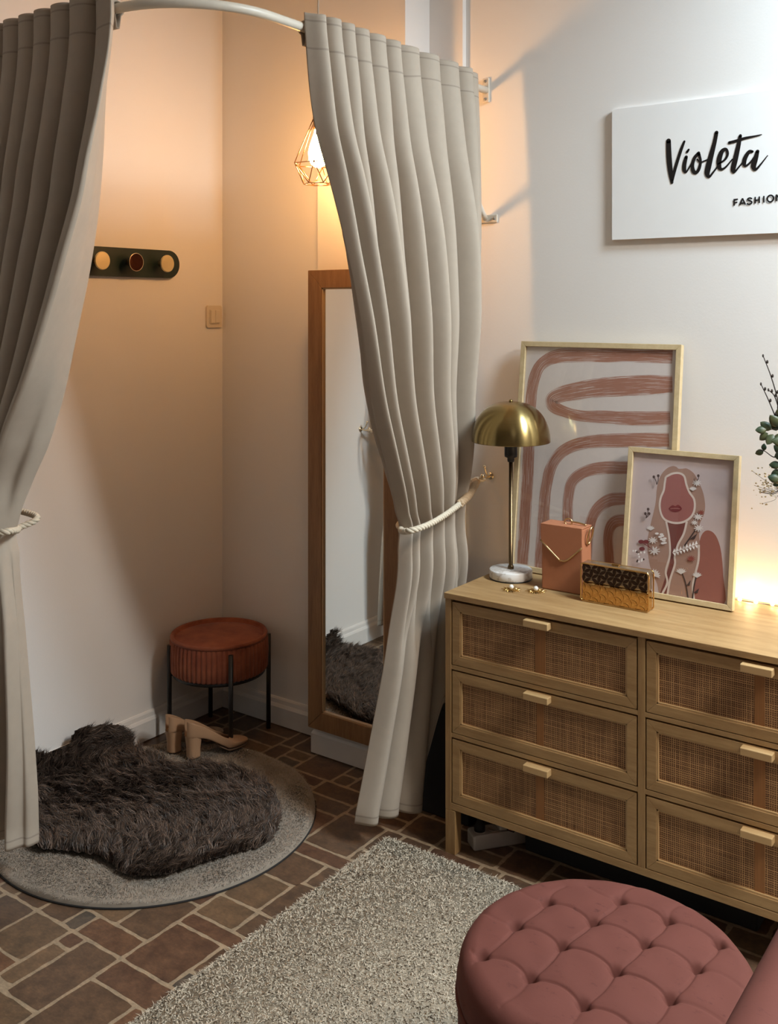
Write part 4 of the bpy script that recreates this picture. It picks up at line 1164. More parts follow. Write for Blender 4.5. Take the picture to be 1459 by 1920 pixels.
# ------------------------------------------------------------------ framed prints
m_pine = wood('pale_pine_frame', (.62, .49, .29), (.50, .375, .20), (8, 8, 8), .5)
m_back = plain('backing_board', (.30, .22, .14), .8)
def pane():
    t = NT('picture_glass')
    fc = t.n('ShaderNodeLayerWeight', {'Blend': .5}).outputs['Facing']
    fr = t.math('ADD', .03, t.math('MULTIPLY', t.math('POWER', fc, 4.5), .9))
    tr = t.n('ShaderNodeBsdfTransparent', {0: (1, 1, 1, 1)}); gl = t.n('ShaderNodeBsdfGlossy', {'Color': (1, 1, 1, 1), 'Roughness': .02})
    mx = t.n('ShaderNodeMixShader', {0: fr}); t.link(tr.outputs[0], mx.inputs[1]); t.link(gl.outputs[0], mx.inputs[2])
    t.link(mx.outputs[0], t.t.nodes['Material Output'].inputs[0])
    return t.mat
m_pane = pane()
class Frame:
    def __init__(s, name, label, x0, w, h, yfoot, lean, bw, dep):
        s.o = Vector((x0, yfoot, DTOP+dep*math.sin(lean)+.0004)); s.u = Vector((1, 0, 0)); s.v = Vector((0, math.sin(lean), math.cos(lean))); s.n = Vector((0, -math.cos(lean), math.sin(lean)))
        s.w, s.h, s.bw = w, h, bw
        s.r = thing(name, s.P(w/2, 0, 0), label, 'framed picture')
        q = lambda pts, n0, n1: MB().prism([s.P(a, b, n0) for a, b in pts], s.n*(n1-n0))
        for nm, pts in (('frame_side', [(0, 0), (bw, bw), (bw, h-bw), (0, h)]), ('frame_side', [(w, 0), (w, h), (w-bw, h-bw), (w-bw, bw)]), ('frame_side', [(0, 0), (w, 0), (w-bw, bw), (bw, bw)]), ('frame_side', [(0, h), (bw, h-bw), (w-bw, h-bw), (w, h)])):
            q(pts, -dep, 0).build(nm, m_pine, s.r, bevel=.001)
        q([(bw-.004, bw-.004), (w-bw+.004, bw-.004), (w-bw+.004, h-bw+.004), (bw-.004, h-bw+.004)], -.014, -.011).build('backing', m_back, s.r)
        q([(bw-.001, bw-.001), (w-bw+.001, bw-.001), (w-bw+.001, h-bw+.001), (bw-.001, h-bw+.001)], -.0062, -.0045).build('glass_pane', m_pane, s.r)
        s.mb = MB(); s.k = 0; s.depth = -.0105
        a = bw-.003
        s.mb.add([s.P(a, a, s.depth), s.P(w-a, a, s.depth), s.P(w-a, h-a, s.depth), s.P(a, h-a, s.depth)], [(0, 1, 2, 3)], 0, uvs=[(0, 0), (1, 0), (1, 1), (0, 1)])
    def P(s, a, b, c): return s.o+s.u*a+s.v*b+s.n*c
    def ab(s, px, py):
        p = Wp(px, py, s.P(0, 0, s.depth), s.n)-s.o
        m = s.bw-.003
        return min(max(p.dot(s.u), m), s.w-m), min(max(p.dot(s.v), m), s.h-m)
    def lay(s): s.k += 1; return s.depth+.00012*s.k
    def poly(s, pts, mi, smooth=0):
        A = [s.ab(*p) for p in pts]
        if smooth: A = [tuple(p) for p in smooth_path(A, smooth, True)]
        d = s.lay(); s.mb.poly([s.P(a, b, d) for a, b in A], mi)
    def stroke(s, pts, mi, n=10, taper=0):
        """pts: (px,py,width px)"""
        A = []
        for p in pts:
            a = Vector(s.ab(p[0], p[1])); b = Vector(s.ab(p[0]+1, p[1]))
            A.append((a.x, a.y, p[2]/(FPX/3.35)))
        Q = smooth_path(A, n) if len(A) > 2 else [np.array(q) for q in A]
        d = s.lay(); V = []; UV = []; L = 0; m = s.bw-.0032
        for i, q in enumerate(Q):
            t = (Q[min(i+1, len(Q)-1)]-Q[max(i-1, 0)])[:2]; t = t/max(1e-9, np.linalg.norm(t)); nn = np.array([-t[1], t[0]])
            if i: L += np.linalg.norm(Q[i][:2]-Q[i-1][:2])
            for sg in (-1, 1):
                e = q[:2]+nn*sg*q[2]/2
                V.append(s.P(min(max(e[0], m), s.w-m), min(max(e[1], m), s.h-m), d)); UV.append((L*10, (sg+1)/2))
        s.mb.add(V, [(2*i, 2*i+1, 2*i+3, 2*i+2) for i in range(len(Q)-1)], mi, uvs=UV)
    def done(s, mats):
        s.mb.build('print', mats, s.r, fix=False)

def brush(name, col, paper):
    t = NT(name)
    uv = t.n('ShaderNodeTexCoord').outputs['UV']
    mp = t.n('ShaderNodeMapping', {'Vector': uv}); mp.inputs['Scale'].default_value = (.55, 22, 1)
    nz = t.n('ShaderNodeTexNoise', {'Vector': mp.outputs[0], 'Scale': 1.6, 'Detail': 4}).outputs[0]
    v = t.n('ShaderNodeSeparateXYZ', {0: uv}).outputs[1]
    ed = t.math('POWER', t.math('ABSOLUTE', t.math('MULTIPLY', t.math('SUBTRACT', v, .5), 2.0)), 5)
    f = t.math('ADD', nz, t.math('MULTIPLY', ed, .14))
    c2 = t.mix(nz, tuple(x*.86 for x in col), tuple(min(1, x*1.14) for x in col))
    t.set(Base_Color=t.mix(t.ramp(f, [(.60, (0, 0, 0)), (.62, (1, 1, 1))]), c2, paper), Roughness=.7)
    return t.mat
def ink(name, col): return plain(name, col, .75, var=.04, scale=60)

def big_print():
    f = Frame('abstract_print', 'large framed print of terracotta brush-stroke arches leaning on the wall', -1.583, .535, .730, 2.835, math.radians(6.9), .0165, .022)
    paper = (.73, .67, .64)
    C = lambda x, y, w=57: (850+.4174*x, 600+.4174*y, .4174*w)
    f.stroke([C(310, 1095), C(322, 900), C(334, 700), C(341, 520), C(346, 380), C(358, 290), C(385, 215), C(425, 178), C(490, 160, 62), C(600, 158, 60), C(750, 160), C(880, 162), C(985, 166, 56)], 1)
    f.stroke([C(985, 290, 70), C(860, 293, 84), C(700, 300, 82), C(580, 315, 78), C(500, 330, 72), C(455, 345, 66), C(440, 362, 60), C(452, 388, 56), C(500, 412, 50), C(580, 430, 50), C(700, 438, 56), C(850, 443, 58), C(975, 440, 56)], 1)
    f.stroke([C(970, 540, 58), C(820, 540, 60), C(680, 542, 56), C(600, 550, 54), C(530, 568, 52), C(475, 605, 52), C(440, 660, 52), C(420, 740, 54), C(408, 860, 56), C(398, 980, 56), C(388, 1115, 50)], 1)
    f.stroke([C(785, 664, 54), C(700, 664, 54), C(630, 670, 50), C(575, 690, 48), C(535, 725, 48), C(520, 780, 48), C(515, 850, 48), C(513, 930, 48), C(505, 1100, 48)], 1)
    f.stroke([C(780, 803, 52), C(720, 806, 54), C(680, 822, 52), C(645, 852, 48), C(620, 900, 46), C(605, 980, 46), C(600, 1110, 46)], 1)
    f.stroke([C(790, 900, 50), C(740, 902, 50), C(710, 925, 46), C(697, 975, 44), C(698, 1040, 44), C(702, 1120, 44)], 1)
    f.done([ink('print_paper', paper), brush('terracotta_brush', (.40, .185, .125), paper)])
big_print()

def small_print():
    f = Frame('portrait_print', 'smaller framed print of a faceless long-haired woman with flowers', -1.186, .327, .424, 2.790, math.radians(9.0), .0150, .022)
    C = lambda x, y, *w: (850+.4174*x, 600+.4174*y)+tuple(.4174*q for q in w)
    P = lambda L: [C(*p) for p in L]
    mats = [ink('portrait_paper', (.60, .50, .495)), ink('hair_tan', (.40, .245, .19)), ink('skin_rose', (.36, .135, .12)), ink('neck_brown', (.19, .055, .045)), ink('shoulder_clay', (.34, .125, .095)), ink('line_cream', (.72, .62, .56)), ink('lip_red', (.19, .022, .026)), ink('petal_white', (.74, .70, .68)), ink('stem_dark', (.07, .04, .035)), ink('bloom_red', (.30, .07, .05))]
    HAIR, SKIN, NECK, SHO, LINE, LIP, PET, STEM, RED = range(1, 10)
    f.poly(P([(1118, 962), (1140, 945), (1168, 955), (1190, 990), (1205, 1050), (1213, 1150), (1215, 1280), (1075, 1262), (1085, 1150), (1095, 1060), (1105, 1000)]), SHO, 4)
    f.poly(P([(1012, 668), (1030, 668), (1052, 668), (1082, 690), (1104, 730), (1124, 780), (1132, 840), (1122, 885), (1108, 915), (1104, 960), (1108, 1020), (1103, 1090), (1084, 1150), (1074, 1210), (1072, 1258), (1000, 1248), (930, 1238), (916, 1185), (886, 1110), (872, 1010), (884, 930), (908, 830), (916, 750), (932, 700), (958, 668), (985, 656), (1003, 660)]), HAIR, 4)
    f.poly(P([(958, 905), (1000, 912), (1046, 908), (1030, 965), (1008, 1005), (994, 1055), (992, 1090), (975, 1150), (955, 1240), (930, 1238), (945, 1180), (968, 1110), (976, 1060), (970, 990)]), NECK, 4)
    face = [(955, 705), (985, 690), (1015, 688), (1038, 702), (1048, 740), (1062, 775), (1082, 805), (1085, 845), (1072, 880), (1040, 905), (1000, 912), (960, 902), (938, 880), (928, 840), (932, 800), (946, 765), (950, 735)]
    f.poly(P(face), SKIN, 4)
    f.stroke([C(x, y, 8) for x, y in face+face[:1]], LINE, 5)
    f.stroke(P([(957, 905, 8), (968, 960, 8), (974, 1020, 8), (972, 1065, 8), (955, 1130, 8), (962, 1180, 8), (938, 1238, 8)]), LINE, 6)
    f.stroke(P([(1050, 905, 8), (1036, 960, 8), (1010, 1010, 8), (996, 1060, 8), (996, 1100, 8), (975, 1165, 8), (962, 1242, 8)]), LINE, 6)
    f.stroke(P([(1104, 1010, 8), (1102, 1080, 8), (1085, 1150, 8), (1076, 1200, 8), (1082, 1258, 8)]), LINE, 6)
    f.poly(P([(968, 848), (985, 832), (998, 836), (1012, 830), (1028, 848), (1012, 860), (990, 862)]), LIP, 3)
    f.stroke(P([(976, 848, 3), (998, 846, 4), (1020, 848, 3)]), SKIN, 3)
    def flower(x, y, R, mi, n=9, sq=.75):
        pts = []
        for k in range(n*4):
            a = 2*PI*k/(n*4); q = R*(1 if k % 4 in (1, 2) else .55); pts.append(C(x+q*math.cos(a), y+q*sq*math.sin(a)))
        f.poly(pts, mi)
    def fan(x, y, R, mi, a0=-2.6, a1=-.5, n=6):
        pts = [C(x, y)]
        for k in range(n*2+1):
            a = a0+(a1-a0)*k/(n*2); q = R*(1 if k % 2 == 0 else .72); pts.append(C(x+q*math.cos(a), y+q*math.sin(a)))
        f.poly(pts, mi)
    f.stroke(P([(1028, 1135, 5), (1045, 1185, 5), (1056, 1252, 5)]), STEM, 5); f.stroke(P([(1092, 1150, 5), (1082, 1200, 5), (1075, 1255, 5)]), STEM, 5)
    f.poly(P([(1050, 1190), (1068, 1168), (1062, 1195)]), STEM); f.poly(P([(1080, 1225), (1106, 1205), (1098, 1228)]), STEM)
    f.stroke(P([(1088, 945, 5), (1060, 985, 5), (1035, 1020, 5)]), STEM, 5); f.poly(P([(1062, 985), (1098, 958), (1085, 985)]), STEM)
    fan(1024, 1142, 30, PET); fan(1096, 1158, 28, PET); fan(888, 946, 24, PET); fan(1078, 768, 22, PET); fan(900, 1150, 34, PET, -1.9, .3)
    flower(905, 1036, 26, PET); flower(898, 990, 21, PET); flower(1096, 732, 20, PET); flower(1102, 884, 22, PET); flower(1104, 935, 22, PET); flower(1086, 910, 16, PET)
    flower(1070, 1072, 20, RED, 12); flower(1115, 865, 16, RED)
    for x, y in ((846, 996), (868, 996), (850, 1028)): f.poly([C(x+13*math.cos(a), y+9*math.sin(a)) for a in np.linspace(0, 2*PI, 12, endpoint=False)], LIP)
    f.stroke(P([(848, 998, 3), (875, 1015, 3), (900, 1035, 3)]), LIP, 4); f.stroke(P([(870, 998, 3), (882, 1018, 3)]), LIP, 4)
    rd = random.Random(2)
    for k in range(9):
        x, y = 915+rd.random()*40, 955+rd.random()*48; f.poly([C(x+9*math.cos(a), y+5*math.sin(a)) for a in np.linspace(0, 2*PI, 8, endpoint=False)], PET)
    for k in range(8):
        t = k/7; x, y = 988+100*t, 1045-35*t
        f.poly(P([(x, y), (x+8, y-20), (x+14, y-4)]), PET); f.poly(P([(x, y), (x+12, y+16), (x+14, y+2)]), PET)
    for (x, y, q, w) in ((905, 705, 918, 740), (925, 700, 918, 740), (1105, 700, 1100, 722), (880, 850, 870, 890), (868, 870, 870, 890), (885, 870, 870, 890)):
        f.stroke(P([(x, y, 3), ((x+q)/2+3, (y+w)/2, 3), (q, w, 3)]), STEM, 3); f.poly([C(x+6*math.cos(a), y+7*math.sin(a)) for a in np.linspace(0, 2*PI, 8, endpoint=False)], STEM)
    for k in range(14):
        x, y = 812+rd.random()*55, 1035+rd.random()*50; f.poly([C(x+4*math.cos(a), y+5*math.sin(a)) for a in np.linspace(0, 2*PI, 7, endpoint=False)], STEM if k % 3 == 0 else PET)
    f.done(mats)
small_print()

# ------------------------------------------------------------------ shop sign
def sign():
    m_b = plain('sign_white_board', (.88, .88, .87), .45, var=.015)
    m_e = plain('sign_raw_edge', (.55, .38, .22), .7, var=.15, stretch=(2, 20, 20))
    m_i = plain('sign_black_lettering', (.008, .006, .006), .4)
    yf = YB-.014
    tl = W(1150, 205.5, Y=yf); bl = W(1145.5, 450, Y=yf)
    x0, x1, z0, z1 = (tl.x+bl.x)/2, (tl.x+bl.x)/2+.86, bl.z, tl.z
    r = thing('shop_sign', ((x0+x1)/2, YB, (z0+z1)/2), 'white board sign with black script lettering above the dresser', 'sign')
    mb = MB().box(x0, x1, yf, YB-.001, z0, z1)
    mb.m = [1 if k == 0 else 0 for k in range(6)]
    mb.build('board', [m_b, m_e], r)
    C = lambda x, y: W(1120+.2324*x, 150+.2324*y, Y=yf-.0012)
    k = 3.15/FPX*.2324
    script, caps = MB(), MB()
    def st(mb, pts, n=7, smooth=True):
        A = []
        for x, y, w in pts:
            p = C(x, y); A.append((p.x, p.z, w*k))
        Q = smooth_path(A, n) if smooth and len(A) > 2 else [np.array(q) for q in A]
        V = []; st.d += .00003; y = yf-.0012-st.d
        for i, q in enumerate(Q):
            t = (Q[min(i+1, len(Q)-1)]-Q[max(i-1, 0)])[:2]; t = t/max(1e-9, np.linalg.norm(t)); nn = np.array([-t[1], t[0]])
            for sg in (-1, 1):
                e = q[:2]+nn*sg*q[2]/2; V.append((e[0], y, e[1]))
        n_ = len(V)
        mb.add(V, [(2*i, 2*i+1, 2*i+3, 2*i+2) for i in range(len(Q)-1)])
        if smooth:
            for q in (Q[0], Q[-1]):
                mb.add([(q[0]+q[2]/2*math.cos(a), y, q[1]+q[2]/2*math.sin(a)) for a in np.linspace(0, 2*PI, 14, endpoint=False)], [tuple(range(14))])
    st.d = 0
    S = lambda p: st(script, p)
    S([(575, 492, 38), (578, 600, 42), (588, 720, 40), (603, 826, 24)])
    S([(604, 815, 22), (622, 740, 25), (650, 645, 25), (678, 560, 24), (703, 496, 17)])
    S([(718, 622, 26), (704, 680, 32), (703, 725, 30), (716, 744, 16), (745, 702, 12), (775, 645, 10)])
    S([(738, 562, 16), (726, 580, 20)])
    S([(818, 590, 26), (785, 630, 26), (768, 690, 28), (778, 738, 30), (802, 745, 26), (824, 710, 24), (834, 655, 20), (822, 600, 22)])
    S([(806, 640, 12), (832, 664, 12), (862, 655, 12), (915, 632, 12)])
    S([(963, 424, 28), (948, 500, 31), (922, 600, 38), (897, 700, 44), (888, 755, 38), (905, 780, 20), (938, 742, 14), (985, 680, 12)])
    S([(978, 676, 12), (1028, 645, 16), (1052, 600, 20), (1040, 560, 22), (1008, 575, 32), (985, 640, 38), (985, 700, 32), (1005, 720, 20), (1040, 700, 14), (1090, 640, 10)])
    S([(1155, 450, 24), (1140, 530, 32), (1115, 640, 38), (1097, 720, 36), (1108, 742, 18), (1145, 700, 12), (1190, 645, 10)])
    S([(1066, 506, 22), (1120, 492, 22), (1190, 470, 20), (1260, 456, 14), (1326, 441, 7)])
    S([(1252, 578, 20), (1225, 580, 26), (1194, 630, 32), (1186, 675, 30), (1202, 692, 18), (1240, 660, 14), (1284, 600, 14)])
    S([(1294, 576, 26), (1277, 640, 36), (1262, 695, 38), (1280, 722, 20), (1320, 680, 13), (1375, 610, 7)])
    script.build('script_lettering', m_i, r, fix=False)
    W_ = 11
    K = lambda p: st(caps, [(x, y, W_) for x, y in p], 1, False)
    def up(x, t): return 966-.105*(x-1100)+t*(1013-964)-0*x
    L = lambda *p: K([(x, up(x, t)) for x, t in p])
    L((1105, -.1), (1105, 1)); L((1100, 0), (1136, 0)); L((1105, .5), (1131, .5))
    L((1150, 1), (1173, -.08)); L((1172, -.08), (1196, 1)); L((1158, .72), (1190, .72))
    t = [(1246, .12), (1234, -.0), (1218, .06), (1216, .27), (1232, .46), (1247, .66), (1243, .92), (1226, 1.0), (1211, .90)]
    st(caps, [(x, up(x, q), W_) for x, q in t], 5)
    L((1275, -.1), (1275, 1)); L((1308, -.1), (1308, 1)); L((1275, .47), (1308, .47))
    L((1345, -.1), (1345, 1))
    o = [(1398+25*math.cos(a), up(1398+25*math.cos(a), .45-.54*math.sin(a)), W_) for a in np.linspace(0, 2*PI, 25)]
    st(caps, o, 2)
    L((1446, -.1), (1446, 1)); L((1446, -.1), (1484, 1)); L((1484, -.1), (1484, 1))
    caps.build('capital_lettering', m_i, r, fix=False)
sign()

# ------------------------------------------------------------------ fairy lights behind the frames
def fairy():
    y, z = YB-.050, DTOP+.004
    r = thing('fairy_light_string', (-.9, y, DTOP), 'warm white fairy light string on the dresser top along the wall', 'string lights')
    m_w = plain('clear_cable', (.42, .36, .28), .25)
    m_l = emissive('warm_led', (1.0, .62, .26), 22.0)
    xs = np.arange(-1.50, -.43, .0440); xs = xs+(-.829-xs[np.argmin(abs(xs+.829))])
    pts = [(x, y+.004*math.sin(x*31), z+.0005*math.sin(50*x)) for x in np.linspace(xs[0]-.03, xs[-1]+.03, 60)]
    mb = MB(); mb.tube(pts, .0013, 6); mb.tube([(p[0], p[1]+.003*math.sin(p[0]*90), p[2]+.002) for p in pts], .0010, 6)
    mb.build('cable', m_w, r)
    for k, x in enumerate(xs):
        yy = y+.004*math.sin(x*31)
        MB().sphere((x, yy, z+.003), .0046, 8, 0, (1.3, 1, 1)).build('led', m_l, r)
        if k % 2 == 0:
            d = bpy.data.lights.new('led_light', 'POINT'); d.energy = LED_POWER; d.color = (1.0, .66, .30); d.shadow_soft_size = .012
            o = bpy.data.objects.new('led_light', d); COL.objects.link(o); o.location = (x+.022, y+.012, z+.012)
fairy()

# ------------------------------------------------------------------ vase with twigs and leaves at the right edge
def plant():
    m_v = plain('stoneware_vase', (.62, .56, .48), .5)
    m_lf = NT('leaf_green'); a = m_lf.noise(m_lf.coord(), 22, 2)
    m_lf.set(Base_Color=m_lf.mix(m_lf.ramp(a, [(.4, (0, 0, 0)), (.62, (1, 1, 1))]), (.020, .042, .022), (.080, .085, .032)), Roughness=.45)
    m_lf = m_lf.mat
    m_tw = plain('dark_twig', (.035, .024, .018), .8, var=.2)
    m_fl = plain('dried_flower_gold', (.42, .33, .18), .8, var=.2)
    vx, vy = -.630, 2.80
    r = thing('vase', (vx, vy, DTOP), 'pale stoneware vase at the right end of the dresser', 'vase')
    MB().lathe([(.04, .0005), (.052, .02), (.060, .07), (.050, .12), (.026, .165), (.024, .185), (.029, .195), (.025, .193), (.021, .18), (.020, .165), (.001, .16)], 40, (vx, vy, DTOP)).build('vase_body', m_v, r)
    yy = 2.80
    def at(px, py, dy=0): return W(px, py, Y=yy+dy)
    root = Vector((vx, vy, DTOP+.165))
    # bare twigs
    t = thing('bare_twigs', root, 'bare dark budded twigs rising above the leaves at right edge', 'twig')
    for pts in ([(1466, 800), (1459, 752), (1446, 706), (1431, 667)], [(1468, 830), (1457, 790), (1442, 752), (1427, 720)], [(1468, 800), (1460, 765), (1452, 742), (1441, 731)]):
        q = [root+Vector((0, 0, -.08)), root+Vector((.004, 0, .01))]+[at(*p) for p in pts]
        P = [Vector(p) for p in smooth_path(q, 6)]
        mb = MB(); mb.tube(P, list(np.linspace(.0028, .0012, len(P))), 7)
        for k in range(8, len(P), 4):
            d = (P[k]-P[k-1]).normalized(); mb.sphere(P[k]+Vector((.004*(-1)**k, 0, .002)), .0032, 6, 0, (1, 1, 1.6))
        mb.sphere(P[-1], .0026, 6, 0, (1, 1, 1.8)); mb.build('twig', m_tw, t)
    # leafy branch
    t = thing('leafy_branch', root, 'green rounded-leaf branch in front of the wall at right edge', 'branch')
    mb = MB()
    stems = [[(1475, 900), (1470, 850), (1466, 810), (1440, 805), (1428, 806)], [(1474, 900), (1462, 862), (1448, 856), (1432, 845), (1418, 846)], [(1474, 905), (1466, 886), (1455, 880)], [(1474, 920), (1462, 905), (1452, 898)], [(1476, 880), (1474, 810), (1468, 780)]]
    for s in stems:
        q = [root+Vector((0, 0, -.08)), root+Vector((.002, 0, .02))]+[at(*p) for p in s]
        P = [Vector(p) for p in smooth_path(q, 6)]; mb.tube(P, list(np.linspace(.0022, .001, len(P))), 6)
    mb.build('stem', m_tw, t)
    rd = random.Random(12)
    def leaf(px, py, ang, L, dy=0.):
        c = at(px, py, dy); d = Vector((math.cos(ang), rd.uniform(-.5, .2), math.sin(ang))).normalized(); s = d.cross(Vector((0, -1, .3))).normalized(); n = d.cross(s)
        rows = []
        for i in range(9):
            u = i/8; w = L*.36*math.sin(PI*u**.85)**.75
            rows.append([c+d*(L*u)+s*(w*k)+n*(abs(k)*w*.25-.10*L*math.sin(PI*u)) for k in (-1, -.5, 0, .5, 1)])
        m = MB(); m.grid(rows, uv=False); o = m.build('leaf', m_lf, t); o.modifiers.new('t', 'SOLIDIFY').thickness = .0006
    for (px, py, a, L, dy) in ((1446, 806, 2.5, .034, 0), (1440, 812, 3.9, .030, -.01), (1456, 808, 1.9, .030, .01), (1438, 806, 3.2, .030, -.005), (1450, 814, 4.3, .034, -.015), (1462, 812, 4.6, .036, -.01), (1462, 800, 2.2, .040, 0), (1432, 845, 1.5, .020, 0), (1432, 846, 3.5, .024, 0), (1452, 856, .3, .035, -.01),
                               (1464, 872, 3.2, .030, -.01), (1466, 884, 3.5, .030, 0), (1464, 900, 2.9, .034, -.01), (1466, 902, 3.7, .026, .01), (1470, 790, 2.0, .038, .01), (1472, 850, 2.6, .036, 0), (1476, 830, 3.0, .04, -.01)):
        leaf(px, py, a, L, dy)
    # dried sprig
    t = thing('dried_sprig', root, 'sprig of tiny dried golden flowers below the leaves at right edge', 'dried flowers')
    mb, ms = MB(), MB()
    for k in range(90):
        x = 1444+rd.gauss(0, 16); y = 912+rd.gauss(0, 15)
        c = at(x, y, rd.uniform(-.02, .05)); mb.sphere(c, rd.uniform(.0012, .0034), 5, 0, (1, 1, .8))
        if k % 5 == 0:
            e = at(1476, 925); P = smooth_path([root+Vector((0, 0, -.06)), root+Vector((.005, 0, .02)), e, e.lerp(c, .5)+Vector((0, 0, -.004)), c], 4); ms.tube(P, .0005, 4)
    o = mb.build('blossom', m_fl, t); o['kind'] = 'stuff'
    ms.build('stem', m_tw, t)
plant()

# ------------------------------------------------------------------ tufted ottoman
def ottoman():
    H = .42
    B = [(612, 335), (800, 420), (500, 425), (370, 525), (690, 515), (1000, 500), (1215, 590), (230, 640), (560, 615), (905, 605), (1120, 700), (430, 740), (785, 720), (1010, 830), (650, 855)]
    pts = np.array([list(W(800+.4517*x, 1500+.4517*y, Z=H))[:2] for x, y in B])
    # lattice fit: p = o + i*a + j*b
    IJ = {4: (0, 0), 9: (1, 0), 10: (2, 0), 8: (0, 1), 12: (1, 1), 13: (2, 1), 5: (1, -1), 6: (2, -1), 1: (0, -1), 2: (-1, 0), 3: (-1, 1), 7: (-1, 2), 11: (0, 2), 14: (1, 2), 0: (-1, -1)}
    A = np.array([[1, i, j] for k, (i, j) in IJ.items()], float); Bp = np.array([pts[k] for k in IJ])
    sol, *_ = np.linalg.lstsq(A, Bp, rcond=None); o_, a_, b_ = sol
    print('OTTO lattice', o_, a_, b_, 'res', np.abs(A@sol-Bp).max())
    c = np.array(OTTO_C); R = OTTO_R
    btn = []
    for i in range(-5, 7):
        for j in range(-5, 7):
            key = [k for k, v in IJ.items() if v == (i, j)]
            p = pts[key[0]] if key else o_+i*a_+j*b_
            if np.linalg.norm(p-c) < R*.86: btn.append((i, j, p[0], p[1]))
    BT = np.array([(x, y) for _, _, x, y in btn]); idx = {(i, j): q for q, (i, j, _, _) in enumerate(btn)}
    segs = []
    for (i, j), q in idx.items():
        for di, dj in ((1, 0), (0, 1)):
            if (i+di, j+dj) in idx: segs.append((BT[q], BT[idx[(i+di, j+dj)]], 1.0))
        for di, dj in ((1, 0), (-1, 0), (0, 1), (0, -1)):
            if (i+di, j+dj) not in idx:
                d = (a_ if di else b_)*(di+dj); d = d/np.linalg.norm(d); e = BT[q]+d*min(.12, max(.02, R*.93-np.linalg.norm(BT[q]-c)))
                segs.append((BT[q], e, .6))
    m = NT('pink_velvet')
    n1 = m.noise(m.coord(), 7, 5, .6); n2 = m.noise(m.coord((1, 1.6, 1)), 34, 5, .7)
    col = m.mix(n1, (.105, .034, .026), (.138, .045, .034))
    col = m.mix(m.ramp(n2, [(.60, (0, 0, 0)), (.74, (1, 1, 1))]), col, (.075, .024, .019))
    m.set(Base_Color=col, Roughness=.82); m.b.inputs['Sheen Weight'].default_value = .0; m.b.inputs['Specular IOR Level'].default_value = .2
    m.bump(m.noise(m.coord(), 350, 3), .12, .001); m_v = m.mat
    r = thing('tufted_ottoman', (c[0], c[1], 0), 'round dusty pink velvet button-tufted ottoman on the cream rug', 'ottoman')
    nr, na = 150, 420
    a = np.linspace(0, 2*PI, na, endpoint=False)
    rows = []
    q = np.concatenate([np.linspace(.001, .90, nr), np.linspace(.905, 1.0, 22)])
    X = c[0]+R*q[:, None]*np.cos(a)[None]; Y = c[1]+R*q[:, None]*np.sin(a)[None]
    d = np.sqrt((X[..., None]-BT[:, 0])**2+(Y[..., None]-BT[:, 1])**2)
    d1 = d.min(-1)
    Z = H+.012*(1-q[:, None]**2)
    crease = np.zeros_like(X)
    for p, e, w in segs:
        v = e-p; L = np.linalg.norm(v); t = np.clip(((X-p[0])*v[0]+(Y-p[1])*v[1])/L**2, 0, 1)
        # slightly bowed crease
        nn = np.array([-v[1], v[0]])/L; bow = .10*L*np.sin(PI*t)
        dd = np.sqrt((X-p[0]-v[0]*t-nn[0]*bow)**2+(Y-p[1]-v[1]*t-nn[1]*bow)**2)
        crease = np.maximum(crease, w*np.exp(-(dd/.0032)**2)*.62+w*np.exp(-(dd/.013)**2)*.38)
    Z = Z-.0050*crease-.019*np.exp(-(d1/.0105)**2)-.0045*np.exp(-(d1/.030)**2)
    edge = np.clip((q-.86)/.14, 0, 1)[:, None]; Z = Z-(H*0+.040)*(1-np.sqrt(np.maximum(0, 1-edge**2)))
    Z = Z+.0009*np.sin(60*X+20*Y)*np.sin(50*Y)
    rows = np.stack([X, Y, Z+0*X], -1).tolist()
    # down the side to the piping
    for f in np.linspace(.1, 1, 8):
        k = 1+.012*math.sin(PI*f); zz = H-.040-.035*f
        rows.append([(c[0]+R*k*math.cos(t), c[1]+R*k*math.sin(t), zz) for t in a])
    mb = MB(); mb.grid(rows, closed_u=True, uv=False); mb.build('tufted_top', m_v, r, fix=False)
    zp = H-.078
    MB().tube([(c[0]+R*1.004*math.cos(t), c[1]+R*1.004*math.sin(t), zp) for t in a[::3]], .0045, 8, closed=True).build('piping', m_v, r)
    rows = [[(c[0]+R*k*math.cos(t), c[1]+R*k*math.sin(t), z) for t in a[::3]] for z, k in ((.034, .975), (.036, .99), (.08, .998), (.2, 1.004), (zp-.02, 1.002), (zp, .992))]
    mb = MB(); mb.grid(rows, closed_u=True, uv=False); n = len(rows[0]); mb.f.append(tuple(range(n-1, -1, -1))); mb.m.append(0); mb.smooth.append(False)
    mb.build('side_panel', m_v, r)
    m_l = plain('dark_foot', (.02, .013, .01), .5)
    for k in range(4):
        t = PI/4+k*PI/2; MB().lathe([(.016, .012), (.02, .036)], 16, (c[0]+R*.7*math.cos(t), c[1]+R*.7*math.sin(t), 0)).build('foot', m_l, r)
OTTO_C = tuple(W(1135, 1795, Z=.415))[:2]
OTTO_R = .268
ottoman()

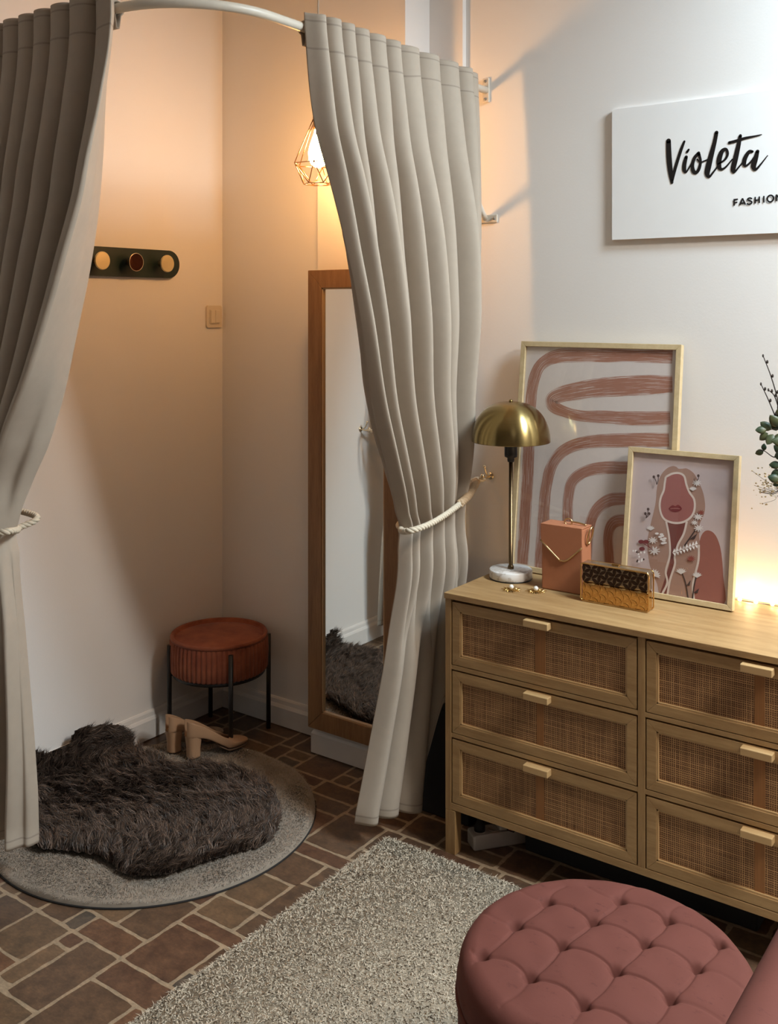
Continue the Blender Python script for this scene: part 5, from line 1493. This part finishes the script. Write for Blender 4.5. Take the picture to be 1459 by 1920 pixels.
# ------------------------------------------------------------------ pink armchair whose arm enters at the lower right
def armchair():
    m = bpy.data.materials['pink_velvet']
    m_l = plain('armchair_leg', (.45, .32, .15), .35, .8)
    x0, x1, y0, y1 = -.417, .335, .80, 1.58
    r = thing('velvet_armchair', ((x0+x1)/2, (y0+y1)/2, 0), 'dusty pink velvet armchair cut off at the lower right corner', 'armchair')
    cx, cy = (x0+x1)/2, (y0+y1)/2; t = .10
    # shell: back towards the dresser side, two arms
    def shell(p, zt, nm):
        rows = []
        for f in np.linspace(0, 1, 30):
            q = p(f); zz = zt(f); (x, y), (nx, ny) = q
            prof = []
            for k in range(17):
                a = PI*k/16; o = -t/2*math.cos(a); prof.append((x+nx*o, y+ny*o, zz-.045+.045*math.sin(a)))
            rows.append([(x-nx*t/2, y-ny*t/2, .15)]+prof+[(x+nx*t/2, y+ny*t/2, .15)])
        mb = MB(); mb.grid(rows, uv=False)
        mb.add(rows[0], [tuple(range(19))]); mb.add(rows[-1], [tuple(range(19))])
        mb.build(nm, m, r)
    R = .16
    def path(f):
        # U from the front of the left arm round the back to the front of the right arm; the back is at low y
        L1 = (y1-y0-R); Lc = R*PI/2; L2 = (x1-x0-2*R); tot = 2*L1+2*Lc+L2; s = f*tot; h = t/2
        if s < L1: return (x0+h, y1-s), (1, 0)
        s -= L1
        if s < Lc:
            a = s/R; return (x0+R-(R-h)*math.cos(a), y0+R-(R-h)*math.sin(a)), (math.cos(a), math.sin(a))
        s -= Lc
        if s < L2: return (x0+R+s, y0+h), (0, 1)
        s -= L2
        if s < Lc:
            a = s/R; return (x1-R+(R-h)*math.sin(a), y0+R-(R-h)*math.cos(a)), (-math.sin(a), math.cos(a))
        s -= Lc; return (x1-h, y0+R+s), (-1, 0)
    shell(path, lambda f: .70+.10*math.sin(PI*f)**2*0+.06*float(smoothstep(.3, .45, f)*smoothstep(.7, .55, f)), 'backrest_and_arms')
    mb = MB().box(x0+t-.005, x1-t+.005, y0+t-.005, y1+.03, .28, .44); mb.build('seat_cushion', m, r, bevel=.04, seg=5)
    MB().box(x0+.06, x1-.06, y0+.06, y1-.01, .15, .28).build('seat_base', m, r, bevel=.02)
    for x in (x0+.07, x1-.07):
        for y in (y0+.08, y1-.06): MB().lathe([(.010, .012 if x < .05 else 0), (.018, .152)], 16, (x, y, 0)).build('leg', m_l, r)
armchair()
